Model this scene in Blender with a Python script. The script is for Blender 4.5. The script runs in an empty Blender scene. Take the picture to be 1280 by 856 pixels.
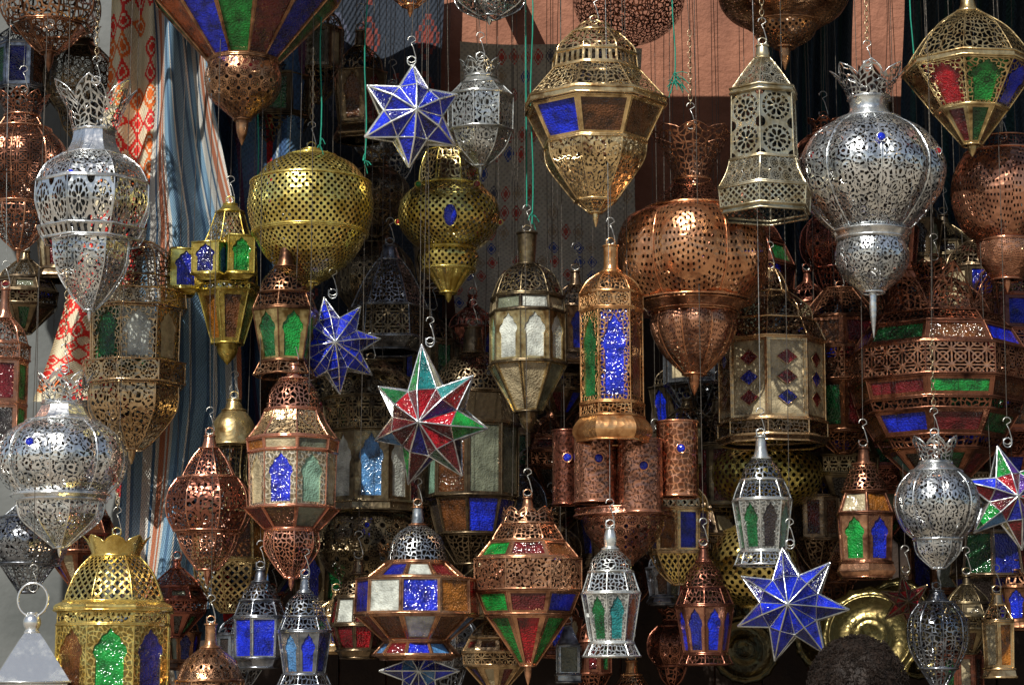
import bpy, bmesh, math, random
from mathutils import Vector, Matrix, Euler
random.seed(7)
R=math.radians
scene=bpy.context.scene
COL=scene.collection
# ------------------------------------------------------------ camera
CAM=Vector((0,-5,1.65)); PITCH=R(9); FPX=1280*78.125/36
cd=bpy.data.cameras.new("camera"); cam=bpy.data.objects.new("camera",cd); COL.objects.link(cam)
cd.lens=78.125; cd.sensor_width=36; cd.clip_end=2000; cam.location=CAM; cam.rotation_euler=(R(90)+PITCH,0,0)
scene.camera=cam
FW=Vector((0,math.cos(PITCH),math.sin(PITCH))); UP=Vector((0,-math.sin(PITCH),math.cos(PITCH)))
def V(px,py,y):
    d=FW+Vector((1,0,0))*((px-640)/FPX)+UP*((428-py)/FPX)
    t=(y-CAM.y)/d.y
    return CAM+d*t
def S(py,y):
    d=FW+UP*((428-py)/FPX)
    return ((y-CAM.y)/d.y)/FPX
CEIL=3.62
# ------------------------------------------------------------ nodes
class NT:
    def __init__(s,mat):
        mat.use_nodes=True; s.t=mat.node_tree; s.t.nodes.clear(); s.out=s.n('ShaderNodeOutputMaterial')
    def n(s,typ,**k):
        nd=s.t.nodes.new(typ)
        for a,b in k.items(): setattr(nd,a,b)
        return nd
    def l(s,a,b): s.t.links.new(a,b)
    def put(s,inp,v):
        if isinstance(v,bpy.types.NodeSocket): s.l(v,inp)
        else: inp.default_value=v
    def m(s,op,a,b=None,c=None):
        nd=s.n('ShaderNodeMath',operation=op); s.put(nd.inputs[0],a)
        if b is not None: s.put(nd.inputs[1],b)
        if c is not None: s.put(nd.inputs[2],c)
        return nd.outputs[0]
    def vm(s,op,a,b):
        nd=s.n('ShaderNodeVectorMath',operation=op); s.put(nd.inputs[0],a); s.put(nd.inputs[1],b); return nd.outputs[0]
    def mix(s,f,a,b,bt='MIX'):
        nd=s.n('ShaderNodeMix',data_type='RGBA',blend_type=bt)
        s.put(nd.inputs[0],f); s.put(nd.inputs[6],a); s.put(nd.inputs[7],b); return nd.outputs[2]
    def noise(s,vec,scale,detail=3,rough=.6):
        nd=s.n('ShaderNodeTexNoise'); s.put(nd.inputs['Vector'],vec); nd.inputs['Scale'].default_value=scale
        nd.inputs['Detail'].default_value=detail; nd.inputs['Roughness'].default_value=rough; return nd.outputs['Fac']
    def ramp(s,f,lo,hi):
        nd=s.n('ShaderNodeMapRange'); s.put(nd.inputs[0],f); nd.inputs[1].default_value=lo; nd.inputs[2].default_value=hi; return nd.outputs[0]
    def sep(s,v):
        nd=s.n('ShaderNodeSeparateXYZ'); s.l(v,nd.inputs[0]); return nd.outputs[0],nd.outputs[1]
    def bump(s,h,strength,dist,nrm=None):
        nd=s.n('ShaderNodeBump'); nd.inputs['Strength'].default_value=strength; nd.inputs['Distance'].default_value=dist
        s.l(h,nd.inputs['Height'])
        if nrm: s.l(nrm,nd.inputs['Normal'])
        return nd.outputs[0]
def c4(c): return (c[0],c[1],c[2],1)
def fr(t,x): return t.m('FRACT',x)
def hole(t,kind,uv):
    u,v=t.sep(uv)
    if kind=='plain': return None
    def cen(x,off=0.0): return t.m('SUBTRACT',fr(t,t.m('ADD',x,off+100.0)),.5)
    def dist(a,b): return t.m('SQRT',t.m('ADD',t.m('MULTIPLY',a,a),t.m('MULTIPLY',b,b)))
    if kind=='dots':
        d=t.m('MINIMUM',dist(cen(u),cen(v)),dist(cen(u,.5),cen(v,.5)))
        return t.m('LESS_THAN',d,.225)
    if kind=='lat':
        a=t.m('ABSOLUTE',cen(t.m('ADD',u,v))); b=t.m('ABSOLUTE',cen(t.m('SUBTRACT',u,v)))
        return t.m('LESS_THAN',t.m('MAXIMUM',a,b),.33)
    if kind=='rose':
        a=cen(u); b=cen(v); r=dist(a,b); th=t.m('ARCTAN2',b,a)
        pet=t.m('ABSOLUTE',t.m('SINE',t.m('MULTIPLY',th,4.0)))
        h1=t.m('MULTIPLY',t.m('GREATER_THAN',pet,.45),t.m('MULTIPLY',t.m('GREATER_THAN',r,.1),t.m('LESS_THAN',r,t.m('MULTIPLY_ADD',pet,.12,.18))))
        pet2=t.m('ABSOLUTE',t.m('SINE',t.m('MULTIPLY_ADD',th,8.0,.6)))
        h2=t.m('MULTIPLY',t.m('GREATER_THAN',pet2,.4),t.m('MULTIPLY',t.m('GREATER_THAN',r,.34),t.m('LESS_THAN',r,.42)))
        h3=t.m('LESS_THAN',dist(cen(u,.5),cen(v,.5)),.17)
        h4=t.m('LESS_THAN',r,.05)
        return t.m('MAXIMUM',t.m('MAXIMUM',h1,h2),t.m('MAXIMUM',h3,h4))
    if kind=='zel':
        a=t.m('ABSOLUTE',cen(u)); b=t.m('ABSOLUTE',cen(v)); c=t.m('ABSOLUTE',cen(t.m('ADD',u,v),.5)); d=t.m('ABSOLUTE',cen(t.m('SUBTRACT',u,v),.5))
        g=dist(cen(u,.5),cen(v,.5)); ring=t.m('ABSOLUTE',t.m('SUBTRACT',g,.3))
        q=t.m('MINIMUM',t.m('MINIMUM',a,b),t.m('MINIMUM',t.m('MULTIPLY',c,.7),t.m('MULTIPLY',d,.7)))
        return t.m('GREATER_THAN',t.m('MINIMUM',q,ring),.05)
    if kind in('fili','scr'):
        nz=t.n('ShaderNodeTexNoise'); t.l(uv,nz.inputs['Vector']); nz.inputs['Scale'].default_value=1.3; nz.inputs['Detail'].default_value=0
        off=t.n('ShaderNodeVectorMath',operation='MULTIPLY_ADD'); t.l(nz.outputs['Color'],off.inputs[0]); off.inputs[1].default_value=(.6,.6,0); t.l(uv,off.inputs[2])
        vo=t.n('ShaderNodeTexVoronoi',voronoi_dimensions='2D'); t.l(off.outputs[0],vo.inputs['Vector'])
        if kind=='fili':
            vo.feature='DISTANCE_TO_EDGE'; vo.inputs['Scale'].default_value=1.6; vo.inputs['Randomness'].default_value=.7
            return t.m('GREATER_THAN',vo.outputs['Distance'],.125)
        vo.feature='F1'; vo.inputs['Scale'].default_value=.8; vo.inputs['Randomness'].default_value=.55
        ring=t.m('SINE',t.m('MULTIPLY',vo.outputs['Distance'],18.0))
        vo2=t.n('ShaderNodeTexVoronoi',voronoi_dimensions='2D',feature='DISTANCE_TO_EDGE'); t.l(uv,vo2.inputs['Vector']); vo2.inputs['Scale'].default_value=2.1
        return t.m('MULTIPLY',t.m('GREATER_THAN',ring,.05),t.m('GREATER_THAN',vo2.outputs['Distance'],.09))
    if kind=='cring':
        a=cen(u); b=cen(v); r=dist(a,b); th=t.m('ARCTAN2',b,a)
        rr=t.m('ABSOLUTE',cen(t.m('MULTIPLY',r,19.0)))
        k=t.m('FLOOR',t.m('ADD',t.m('MULTIPLY',r,19.0),.0))
        aa=t.m('SINE',t.m('MULTIPLY',th,t.m('MULTIPLY_ADD',k,4.0,6.0)))
        gap=t.m('GREATER_THAN',t.m('ABSOLUTE',t.m('SUBTRACT',r,.33)),.03)
        return t.m('MULTIPLY',t.m('MULTIPLY',t.m('LESS_THAN',rr,.25),t.m('GREATER_THAN',aa,.3)),t.m('MULTIPLY',gap,t.m('LESS_THAN',r,.56)))
    if kind=='slot':
        a=t.m('ABSOLUTE',cen(u)); b=cen(v)
        return t.m('MULTIPLY',t.m('LESS_THAN',a,.24),t.m('LESS_THAN',t.m('ABSOLUTE',b),.36))
METALS={
 'silver':((.94,.97,.98),(.20,.23,.26),.18,.90),
 'polish':((.90,.92,.93),(.50,.53,.55),.20,.88),
 'white':((.88,.91,.89),(.26,.28,.28),.22,.82),
 'cream':((.94,.84,.62),(.34,.25,.13),.23,.86),
 'brass':((1.0,.80,.27),(.40,.25,.05),.17,.90),
 'antique':((.88,.66,.34),(.15,.08,.03),.20,.88),
 'copper':((.94,.47,.24),(.32,.10,.04),.19,.90),
 'rose':((.74,.37,.22),(.12,.045,.028),.20,.88),
 'darkcopper':((.36,.15,.09),(.05,.02,.014),.22,.88),
 'bronze':((.27,.20,.12),(.04,.03,.023),.25,.9),
 'steel':((.40,.43,.48),(.05,.058,.075),.21,.9),
}
MC={}
def metal(name,pat='plain'):
    k=(name,pat)
    if k in MC: return MC[k]
    a,b,ro,me=METALS[name]
    mat=bpy.data.materials.new(f"{name}_{pat}_metal"); t=NT(mat); MC[k]=mat
    emb=pat.startswith('e_'); pat=pat[2:] if emb else pat
    tc=t.n('ShaderNodeTexCoord'); ob=tc.outputs['Object']; uv=tc.outputs['UV']
    oi=t.n('ShaderNodeObjectInfo'); 
    sh=t.n('ShaderNodeVectorMath',operation='SCALE'); t.l(oi.outputs['Location'],sh.inputs[0]); sh.inputs['Scale'].default_value=7.3
    wn=t.n('ShaderNodeTexWhiteNoise',noise_dimensions='3D'); t.l(oi.outputs['Location'],wn.inputs['Vector'])
    vec=t.vm('ADD',ob,sh.outputs[0])
    n1=t.noise(vec,18,3,.75)
    # every lantern has its own degree of tarnish
    f=t.ramp(t.m('ADD',n1,t.m('MULTIPLY_ADD',wn.outputs['Value'],.14,-.07)),.43,.70)
    col=t.mix(f,c4(a),c4(b))
    hs=t.n('ShaderNodeHueSaturation'); t.l(col,hs.inputs['Color'])
    t.l(t.m('MULTIPLY_ADD',wn.outputs['Value'],.03,.485),hs.inputs['Hue']); t.l(t.m('MULTIPLY_ADD',t.m('FRACT',t.m('MULTIPLY',wn.outputs['Value'],7.0)),.35,.75),hs.inputs['Value'])
    col=hs.outputs[0]
    h=hole(t,pat,uv)
    if emb: col=t.mix(t.m('MULTIPLY',h,.75),col,c4([x*.35 for x in b]))
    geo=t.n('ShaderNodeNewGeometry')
    # inner faces coloured near black so the holes read as shaded
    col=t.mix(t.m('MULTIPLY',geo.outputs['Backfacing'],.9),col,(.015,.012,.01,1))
    P=t.n('ShaderNodeBsdfPrincipled'); t.l(col,P.inputs['Base Color']); P.inputs['Metallic'].default_value=me
    t.l(t.m('MULTIPLY_ADD',f,.22,ro),P.inputs['Roughness'])
    ham=t.n('ShaderNodeTexVoronoi'); t.l(vec,ham.inputs['Vector']); ham.inputs['Scale'].default_value=80
    hh=t.m('MULTIPLY_ADD',n1,1.5,ham.outputs['Distance'])
    if h is not None:
        hh=t.m('SUBTRACT',hh,t.m('MULTIPLY',h,.6))
        t.l(t.bump(hh,.6,.0022),P.inputs['Normal'])
        if emb: t.l(P.outputs[0],t.out.inputs[0])
        else:
            tr=t.n('ShaderNodeBsdfTransparent'); mx=t.n('ShaderNodeMixShader'); t.l(h,mx.inputs[0]); t.l(P.outputs[0],mx.inputs[1]); t.l(tr.outputs[0],mx.inputs[2])
            t.l(mx.outputs[0],t.out.inputs[0])
    else:
        t.l(t.bump(hh,.5,.0002 if name=='polish' else .0013),P.inputs['Normal']); t.l(P.outputs[0],t.out.inputs[0])
    return mat
GL={'blue':(.008,.03,.72),'navy':(.006,.014,.26),'sky':(.09,.26,.55),'green':(.008,.30,.045),'dgreen':(.006,.12,.03),'red':(.46,.006,.015),'wine':(.14,.008,.012),
 'amber':(.34,.12,.012),'brown':(.13,.045,.012),'white':(.66,.70,.64),'cream':(.54,.45,.28),'teal':(.02,.25,.26),'purple':(.08,.02,.26),'orange':(.5,.10,.015),'smoke':(.18,.20,.14),'dark':(.03,.022,.02),'mint':(.28,.48,.36)}
GC={}
def glass(name):
    if name in GC: return GC[name]
    mat=bpy.data.materials.new(f"{name}_pebbled_glass"); t=NT(mat); GC[name]=mat
    tc=t.n('ShaderNodeTexCoord'); geo=t.n('ShaderNodeNewGeometry'); ob=geo.outputs['Position']
    vo=t.n('ShaderNodeTexVoronoi'); t.l(ob,vo.inputs['Vector']); vo.inputs['Scale'].default_value=230
    n=t.noise(ob,28,3,.6)
    c=GL[name]; pale=name in('white','cream','mint','smoke')
    col=t.mix(t.ramp(n,.34,.64),c4([x*(.42 if pale else .15) for x in c]),c4(c))
    if not pale: col=t.mix(t.m('MULTIPLY',t.ramp(vo.outputs['Distance'],.55,.1),.30),col,c4([min(1,x*1.6+.03) for x in c]))
    u,v=t.sep(tc.outputs['UV'])
    ed=t.m('MINIMUM',t.m('MINIMUM',u,t.m('SUBTRACT',1.0,u)),t.m('MINIMUM',v,t.m('SUBTRACT',1.0,v)))
    gr=t.ramp(t.m('ADD',ed,t.m('MULTIPLY',n,.22)),.24,.06)
    col=t.mix(t.m('MULTIPLY',gr,.7),col,c4([x*.18 for x in c]))
    P=t.n('ShaderNodeBsdfPrincipled'); t.l(col,P.inputs['Base Color']); P.inputs['Roughness'].default_value=.09
    P.inputs['Specular IOR Level'].default_value=.8
    t.l(t.bump(t.m('MULTIPLY_ADD',n,3.0,vo.outputs['Distance']),.6 if pale else .8,.0024),P.inputs['Normal'])
    t.l(P.outputs[0],t.out.inputs[0]); return mat
def simple(name,c,rough=.7,c2=None,scale=8,bump=.3,metallic=0,bd=.01,spec=.5):
    mat=bpy.data.materials.new(name); t=NT(mat)
    tc=t.n('ShaderNodeTexCoord'); n=t.noise(tc.outputs['Object'],scale,5)
    P=t.n('ShaderNodeBsdfPrincipled'); P.inputs['Roughness'].default_value=rough; P.inputs['Metallic'].default_value=metallic; P.inputs['Specular IOR Level'].default_value=spec
    t.l(t.mix(t.ramp(n,.3,.7),c4(c),c4(c2 or [x*.6 for x in c])),P.inputs['Base Color'])
    t.l(t.bump(t.noise(tc.outputs['Object'],scale*6,3),bump,bd),P.inputs['Normal'])
    t.l(P.outputs[0],t.out.inputs[0]); return mat
WIRE=simple("dark_wire",(.16,.14,.12),.4,metallic=.7)
LWIRE=simple("pale_wire",(.60,.60,.57),.3,metallic=.8)
GSTR=simple("green_string",(.01,.30,.21),.8)
CHAIN=simple("chain_metal",(.5,.40,.25),.3,metallic=.9)
# ------------------------------------------------------------ mesh builder
class MB:
    def __init__(s): s.v=[];s.f=[];s.uv=[];s.mi=[];s.sm=[];s.mats=[]
    def mat(s,m):
        if m not in s.mats: s.mats.append(m)
        return s.mats.index(m)
    def face(s,idx,m,uv=None,smooth=False):
        s.f.append(idx); s.uv.append(uv or [(.5,.5)]*len(idx)); s.mi.append(s.mat(m)); s.sm.append(smooth)
    def tube(s,pts,r,m,closed=False,k=5,smooth=True):
        n=len(pts); base=len(s.v); pv=[Vector(p) for p in pts]
        ref=None
        for i,p in enumerate(pv):
            a=pv[(i-1)%n] if (closed or i>0) else p; b=pv[(i+1)%n] if (closed or i<n-1) else p
            d=(b-a)
            if d.length<1e-9: d=Vector((0,0,1))
            d.normalize()
            if ref is None: ref=Vector((0,0,1)) if abs(d.z)<.9 else Vector((1,0,0))
            x=d.cross(ref)
            if x.length<1e-4: x=d.cross(Vector((.3,.9,.1)))
            x.normalize(); yv=x.cross(d).normalized(); ref=yv
            for j in range(k):
                th=2*math.pi*(j+.5)/k; s.v.append(p+(x*math.cos(th)+yv*math.sin(th))*r)
        m_=n if closed else n-1
        for i in range(m_):
            for j in range(k):
                a=base+i*k+j; b=base+i*k+(j+1)%k; c=base+((i+1)%n)*k+(j+1)%k; d=base+((i+1)%n)*k+j
                s.face((a,d,c,b),m,None,smooth)
    def make(s,name,parent=None,label=None):
        me=bpy.data.meshes.new(name); me.from_pydata([tuple(v) for v in s.v],[],s.f)
        for m in s.mats: me.materials.append(m)
        ul=me.uv_layers.new(name="UVMap"); flat=[c for f in s.uv for q in f for c in q]
        ul.data.foreach_set('uv',flat)
        me.polygons.foreach_set('material_index',s.mi); me.polygons.foreach_set('use_smooth',s.sm); me.update()
        o=bpy.data.objects.new(name,me); COL.objects.link(o)
        if parent: o.parent=parent
        if label: o["label"]=label
        return o
def catmull(pts,k):
    if len(pts)<3: return list(pts)
    out=[]
    for i in range(len(pts)-1):
        p0=pts[max(i-1,0)];p1=pts[i];p2=pts[i+1];p3=pts[min(i+2,len(pts)-1)]
        for j in range(k):
            t=j/k; out.append(tuple(.5*((2*p1[a])+(-p0[a]+p2[a])*t+(2*p0[a]-5*p1[a]+4*p2[a]-p3[a])*t*t+(-p0[a]+3*p1[a]-3*p2[a]+p3[a])*t**3) for a in (0,1)))
    out.append(pts[-1]); return out
ARCH=[(.2,.06),(.8,.06),(.8,.52),(.87,.60),(.84,.69),(.74,.75),(.69,.84),(.58,.88),(.5,.96),(.42,.88),(.31,.84),(.26,.75),(.16,.69),(.13,.60),(.2,.52)]
def rayhit(poly,c,th):
    dx,dy=math.cos(th),math.sin(th); best=None
    for i in range(len(poly)):
        x1,y1=poly[i];x2,y2=poly[(i+1)%len(poly)]
        ex,ey=x2-x1,y2-y1; den=dx*ey-dy*ex
        if abs(den)<1e-9: continue
        t=((x1-c[0])*ey-(y1-c[1])*ex)/den; q=((x1-c[0])*dy-(y1-c[1])*dx)/den
        if t>1e-6 and -1e-6<=q<=1+1e-6 and (best is None or t<best): best=t
    return (c[0]+dx*best,c[1]+dy*best)
def empty(name,loc,label,cat,group=None):
    e=bpy.data.objects.new(name,None); COL.objects.link(e); e.location=loc; e.empty_display_size=.03
    e["label"]=label; e["category"]=cat
    if group: e["group"]=group
    return e
def ellipsoid(mb,c,rx,ry,rz,m,nu=14,nv=8):
    b=len(mb.v)
    for i in range(nv+1):
        ph=math.pi*i/nv
        for j in range(nu):
            th=2*math.pi*j/nu; mb.v.append(Vector(c)+Vector((rx*math.sin(ph)*math.cos(th),ry*math.sin(ph)*math.sin(th),rz*math.cos(ph))))
    for i in range(nv):
        for j in range(nu):
            mb.face((b+i*nu+j,b+(i+1)*nu+j,b+(i+1)*nu+(j+1)%nu,b+i*nu+(j+1)%nu),m,None,True)
def hanger(e,x0,top,sc,kind,ztop,mt,big=None):
    mb=MB(); r=.0011
    rr=(big or 6)*sc; c=top+Vector((0,0,rr*.8))
    mb.tube([c+Vector((rr*math.cos(a)*.9,0,rr*math.sin(a))) for a in [2*math.pi*i/(28 if big else 14) for i in range(28 if big else 14)]],r*(2.6 if big else 1.5),metal(mt),True)
    mb.make("hanging_ring",e)
    z=c.z+rr*.8; L=ztop-z
    if L<.03: return
    hb=MB(); wm=LWIRE if kind=='pale' else WIRE
    s=7*sc; pts=[]
    h0=Vector((0,0,z))
    for i in range(9):
        a=R(-200+i*28); pts.append(h0+Vector((s*.8*math.cos(a),0,-s*.2+s*.8*math.sin(a))))
    pts+= [h0+Vector((s*.3,0,s*1.8)),h0+Vector((-s*.1,0,s*2.6))]
    for i in range(8):
        a=R(-10+i*28); pts.append(h0+Vector((s*.7*math.cos(a),0,s*3.2+s*.7*math.sin(a))))
    hb.tube(pts,r*1.15,LWIRE,False,5); hb.make("hanging_hook",e)
    z2=z+s*3.6
    if kind=='chain':
        cb=MB(); n=min(14,max(3,int((ztop-z2)/(7*sc)))); ll=7*sc
        for i in range(n):
            cc=Vector((0,0,z2+ll*(i+.3))); ax=Vector((1,0,0)) if i%2 else Vector((0,1,0))
            cb.tube([cc+ax*(ll*.38*math.cos(a))+Vector((0,0,ll*.68*math.sin(a))) for a in [2*math.pi*k/10 for k in range(10)]],r*.9,CHAIN,True,4)
        cb.make("hanging_chain",e); z2+=ll*n
    if ztop-z2>.02:
        wb=MB(); L=ztop-z2; k=10
        jx=random.uniform(-.012,.012)
        wb.tube([Vector((jx*math.sin(math.pi*i/k),0,z2+L*i/k)) for i in range(k+1)],(.0019 if kind=='green' else .0009),GSTR if kind=='green' else wm,False,5)
        wb.make("hanging_string" if kind=='green' else "hanging_wire",e)
def lantern(label,px,y,n,mt,secs,rot=0.0,hang='wire',group=None,name='lantern',cat='lantern',jewels=(),tilt=None,to=None,big=None):
    ys=[p[0] for s in secs for p in s[2]]; top,bot=min(ys),max(ys); mid=(top+bot)/2
    sc=S(mid,y); c=V(px,mid,y); zb=V(px,bot,y).z
    e=empty(name,(c.x,y,zb),label,cat,group)
    rows={} ; fr_=MB()
    Z=lambda py: V(px,py,y).z-zb
    rib=1.2*sc
    OV=Vector((0,0,0))
    def ring(py,r,nn,off,rad,OV):
        if r*sc<.006: return
        K=nn if nn<=12 else 40
        pts=[]
        for j in range(K):
            th=off+2*math.pi*j/K; rr=r*sc
            pts.append(OV+Vector((rr*math.cos(th),rr*math.sin(th),Z(py))))
        fr_.tube(pts,rad,metal(mt),True,5)
    for s in secs:
        part,kind,pts=s[0],s[1],s[2]; o=s[3] if len(s)>3 else {}
        nn=o.get('n',n); m_=o.get('m',mt); cell=o.get('cell',11)
        if kind in('fili','scr'): cell*=.88
        OV=Vector((o.get('dx',0)*sc,o.get('dy',0)*sc,0))
        off=-math.pi/2+math.pi/nn+o.get('rot',rot) if nn<=12 else rot
        if kind in('glass','arch'):
            cols=o['c']
            gm=metal(m_,o.get('fp','plain'))
            fb=rows.setdefault(part,MB())
            for i in range(len(pts)-1):
                (y0,r0),(y1,r1)=pts[i],pts[i+1]; za,zb_=Z(y0),Z(y1)
                for j in range(nn):
                    t0=off+2*math.pi*j/nn; t1=off+2*math.pi*(j+1)/nn
                    A=OV+Vector((r0*sc*math.cos(t0),r0*sc*math.sin(t0),za));B=OV+Vector((r0*sc*math.cos(t1),r0*sc*math.sin(t1),za))
                    D=OV+Vector((r1*sc*math.cos(t0),r1*sc*math.sin(t0),zb_));C=OV+Vector((r1*sc*math.cos(t1),r1*sc*math.sin(t1),zb_))
                    nr=((B-A)+(C-D)).cross(A-D); nr.normalize()
                    if nr.dot(Vector((math.cos((t0+t1)/2),math.sin((t0+t1)/2),0)))<0: nr=-nr
                    def bl(q): 
                        return (A*(1-q[0])+B*q[0])*q[1]+(D*(1-q[0])+C*q[0])*(1-q[1])
                    w=((B-A).length+(C-D).length)/2; h=((A+B)/2-(C+D)/2).length
                    mm=o.get('mg',2.4)*sc
                    ms=min(.3,mm/w); mq=min(.3,mm/h)
                    if kind=='arch': poly=ARCH
                    else: poly=[(ms,mq),(1-ms,mq),(1-ms,1-mq),(ms,1-mq)]
                    sq=[(0,0),(1,0),(1,1),(0,1)]; cc=(.5,.45)
                    an=sorted(set(round(math.atan2(q[1]-cc[1],q[0]-cc[0]),5) for q in poly+sq))
                    inn=[rayhit(poly,cc,a) for a in an]; out=[rayhit(sq,cc,a) for a in an]
                    b=len(fb.v); K=len(an)
                    for q in out: fb.v.append(bl(q))
                    for q in inn: fb.v.append(bl(q))
                    for q in inn: fb.v.append(bl(q)-nr*2.2*sc)
                    cu=max(1,round(w/(cell*sc))); cv=max(1,round(h/(cell*sc)))
                    for k in range(K):
                        k2=(k+1)%K
                        fb.face((b+k,b+k2,b+K+k2,b+K+k),gm,[(q[0]*cu,q[1]*cv) for q in (out[k],out[k2],inn[k2],inn[k])])
                        fb.face((b+K+k,b+K+k2,b+2*K+k2,b+2*K+k),metal(m_))
                    g=MB(); e1=.35 if kind=='arch' else .6
                    gp=[(ms*e1,mq*e1),(1-ms*e1,mq*e1),(1-ms*e1,1-mq*e1),(ms*e1,1-mq*e1)] if kind!='arch' else [(.08,.02),(.92,.02),(.92,.98),(.08,.98)]
                    for q in gp: g.v.append(bl(q)-nr*1.6*sc)
                    kk=(j+1)%nn
                    if kk>nn/2: kk-=nn
                    g.face((0,1,2,3),glass(cols[(kk+i)%len(cols)]),[(0,0),(1,0),(1,1),(0,1)])
                    g.make("glass_panel",e)
                    if o.get('dia'):
                        for di,dy in enumerate((.25,.5,.75)):
                            d=MB()
                            for q in ((.5,dy+.1),(.76,dy),(.5,dy-.1),(.24,dy)): d.v.append(bl(q)+nr*.4*sc)
                            d.face((0,1,2,3),glass('navy' if (di+j)%3==1 else 'wine')); 
                            d.tube([d.v[0],d.v[1],d.v[2],d.v[3]],.5*sc,metal(m_),True,4); d.make("diamond_pane",e)
            prof=list(pts)
        elif kind=='crown':
            mb=rows.setdefault(part,MB()); (yt,rt),(yb,rb)=pts[0],pts[-1]
            pn=o.get('p',8); seg=pn*6; rws=6; b=len(mb.v); H=Z(yt)-Z(yb); dp=o.get('dp',.38)
            nu=max(pn,round(2*math.pi*(rt+rb)/2/cell)); nv=max(1,round((yb-yt)/cell))
            for i in range(rws+1):
                for j in range(seg):
                    fj=(j/6)%1; pk=1-abs(fj-.5)*2; tipz=(1-dp)+dp*pk**.7
                    q=i/rws*tipz; rr=(rb+(rt-rb)*(q**1.4))*sc*(1-.06*(1-pk)*(q))
                    th=off+2*math.pi*j/seg; mb.v.append(Vector((rr*math.cos(th),rr*math.sin(th),Z(yb)+H*q)))
            for i in range(rws):
                for j in range(seg):
                    j2=(j+1)%seg
                    mb.face((b+i*seg+j,b+i*seg+j2,b+(i+1)*seg+j2,b+(i+1)*seg+j),metal(m_,o.get('pat','fili')),
                        [(j/seg*nu,i/rws*nv),((j+1)/seg*nu,i/rws*nv),((j+1)/seg*nu,(i+1)/rws*nv),(j/seg*nu,(i+1)/rws*nv)])
            fr_.tube([mb.v[b+rws*seg+j] for j in range(seg)],.9*sc,metal(m_),True,4)
            ring(yb,rb+.6,n if n<=12 else 40,off,rib*1.3,OV); continue
        else:
            mb=rows.setdefault(part,MB())
            prof=catmull(pts,5) if o.get('curve',True) else list(pts)
            lob=o.get('lobe'); seg=nn if nn<=12 else (lob[0]*8 if lob else 40)
            b=len(mb.v); rmax=max(p[1] for p in pts)
            ln=[0]
            for i in range(1,len(prof)): ln.append(ln[-1]+math.hypot(prof[i][0]-prof[i-1][0],prof[i][1]-prof[i-1][1]))
            circ=2*math.pi*rmax
            nu=max(1,round(circ/cell))
            if nn<=12: nu=nn*max(1,round(circ/nn/cell))
            if lob and cell<50: nu=lob[0]*max(1,round(circ/lob[0]/cell))
            if o.get('nu'): nu=o['nu']
            nv=o.get('nv') or max(1,round(ln[-1]/cell)); us=o.get('us',0)
            for (py,r) in prof:
                for j in range(seg):
                    th=off+2*math.pi*j/seg; rr=max(r,.2)*sc
                    if lob: rr*=1-lob[1]+lob[1]*abs(math.sin(math.pi*((j/8)%1)))**.7
                    mb.v.append(OV+Vector((rr*math.cos(th),rr*math.sin(th),Z(py))))
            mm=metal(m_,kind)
            for i in range(len(prof)-1):
                for j in range(seg):
                    j2=(j+1)%seg; v0=-ln[i]/max(ln[-1],1e-6)*nv; v1=-ln[i+1]/max(ln[-1],1e-6)*nv; u0=j/seg*nu+us;u1=(j+1)/seg*nu+us
                    mb.face((b+i*seg+j,b+(i+1)*seg+j,b+(i+1)*seg+j2,b+i*seg+j2),mm,[(u0,v0),(u0,v1),(u1,v1),(u1,v0)],nn>12)
            if lob and o.get('ribs',True):
                for q in range(lob[0]):
                    th=off+2*math.pi*q/lob[0]
                    fr_.tube([Vector(((1-lob[1]+.01)*r*sc*math.cos(th),(1-lob[1]+.01)*r*sc*math.sin(th),Z(py))) for py,r in prof],rib,metal(mt),False,5)
        if nn<=12 and kind!='plain':
            for q in range(nn):
                th=off+2*math.pi*q/nn
                fr_.tube([OV+Vector((r*sc*math.cos(th),r*sc*math.sin(th),Z(py))) for py,r in prof],rib,metal(mt),False,4)
        if o.get('ring',True):
            ring(pts[0][0],pts[0][1]+.5,nn,off,rib*1.2,OV); ring(pts[-1][0],pts[-1][1]+.5,nn,off,rib*1.2,OV)
    for k,mb in rows.items(): mb.make(k,e)
    if fr_.v: fr_.make("edge_frame",e)
    for (ang,py,r,rad,col) in jewels:
        j=MB(); th=R(-90+ang); p=Vector((r*sc*math.cos(th),r*sc*math.sin(th),Z(py)))
        ellipsoid(j,p,rad*sc*(1 if abs(ang)<60 else .7),rad*sc*.6,rad*sc*(1.7 if rad>6 else 1),glass(col))
        j.tube([p+Vector((rad*1.15*sc*math.cos(a),0,rad*sc*(1.85 if rad>6 else 1.15)*math.sin(a))) for a in [k*math.pi/8 for k in range(16)]],.7*sc,metal(mt),True,4)
        j.make("glass_jewel",e)
    if hang: hanger(e,c.x,Vector((0,0,Z(top))),sc,hang,(CEIL if to is None else V(px,to,y).z)-zb,mt,big)
    tl=random.uniform(-.7,.7) if tilt is None else tilt
    if to is None and hang: 
        e.rotation_euler=(0,R(tl*.4),0)
    return e
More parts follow.
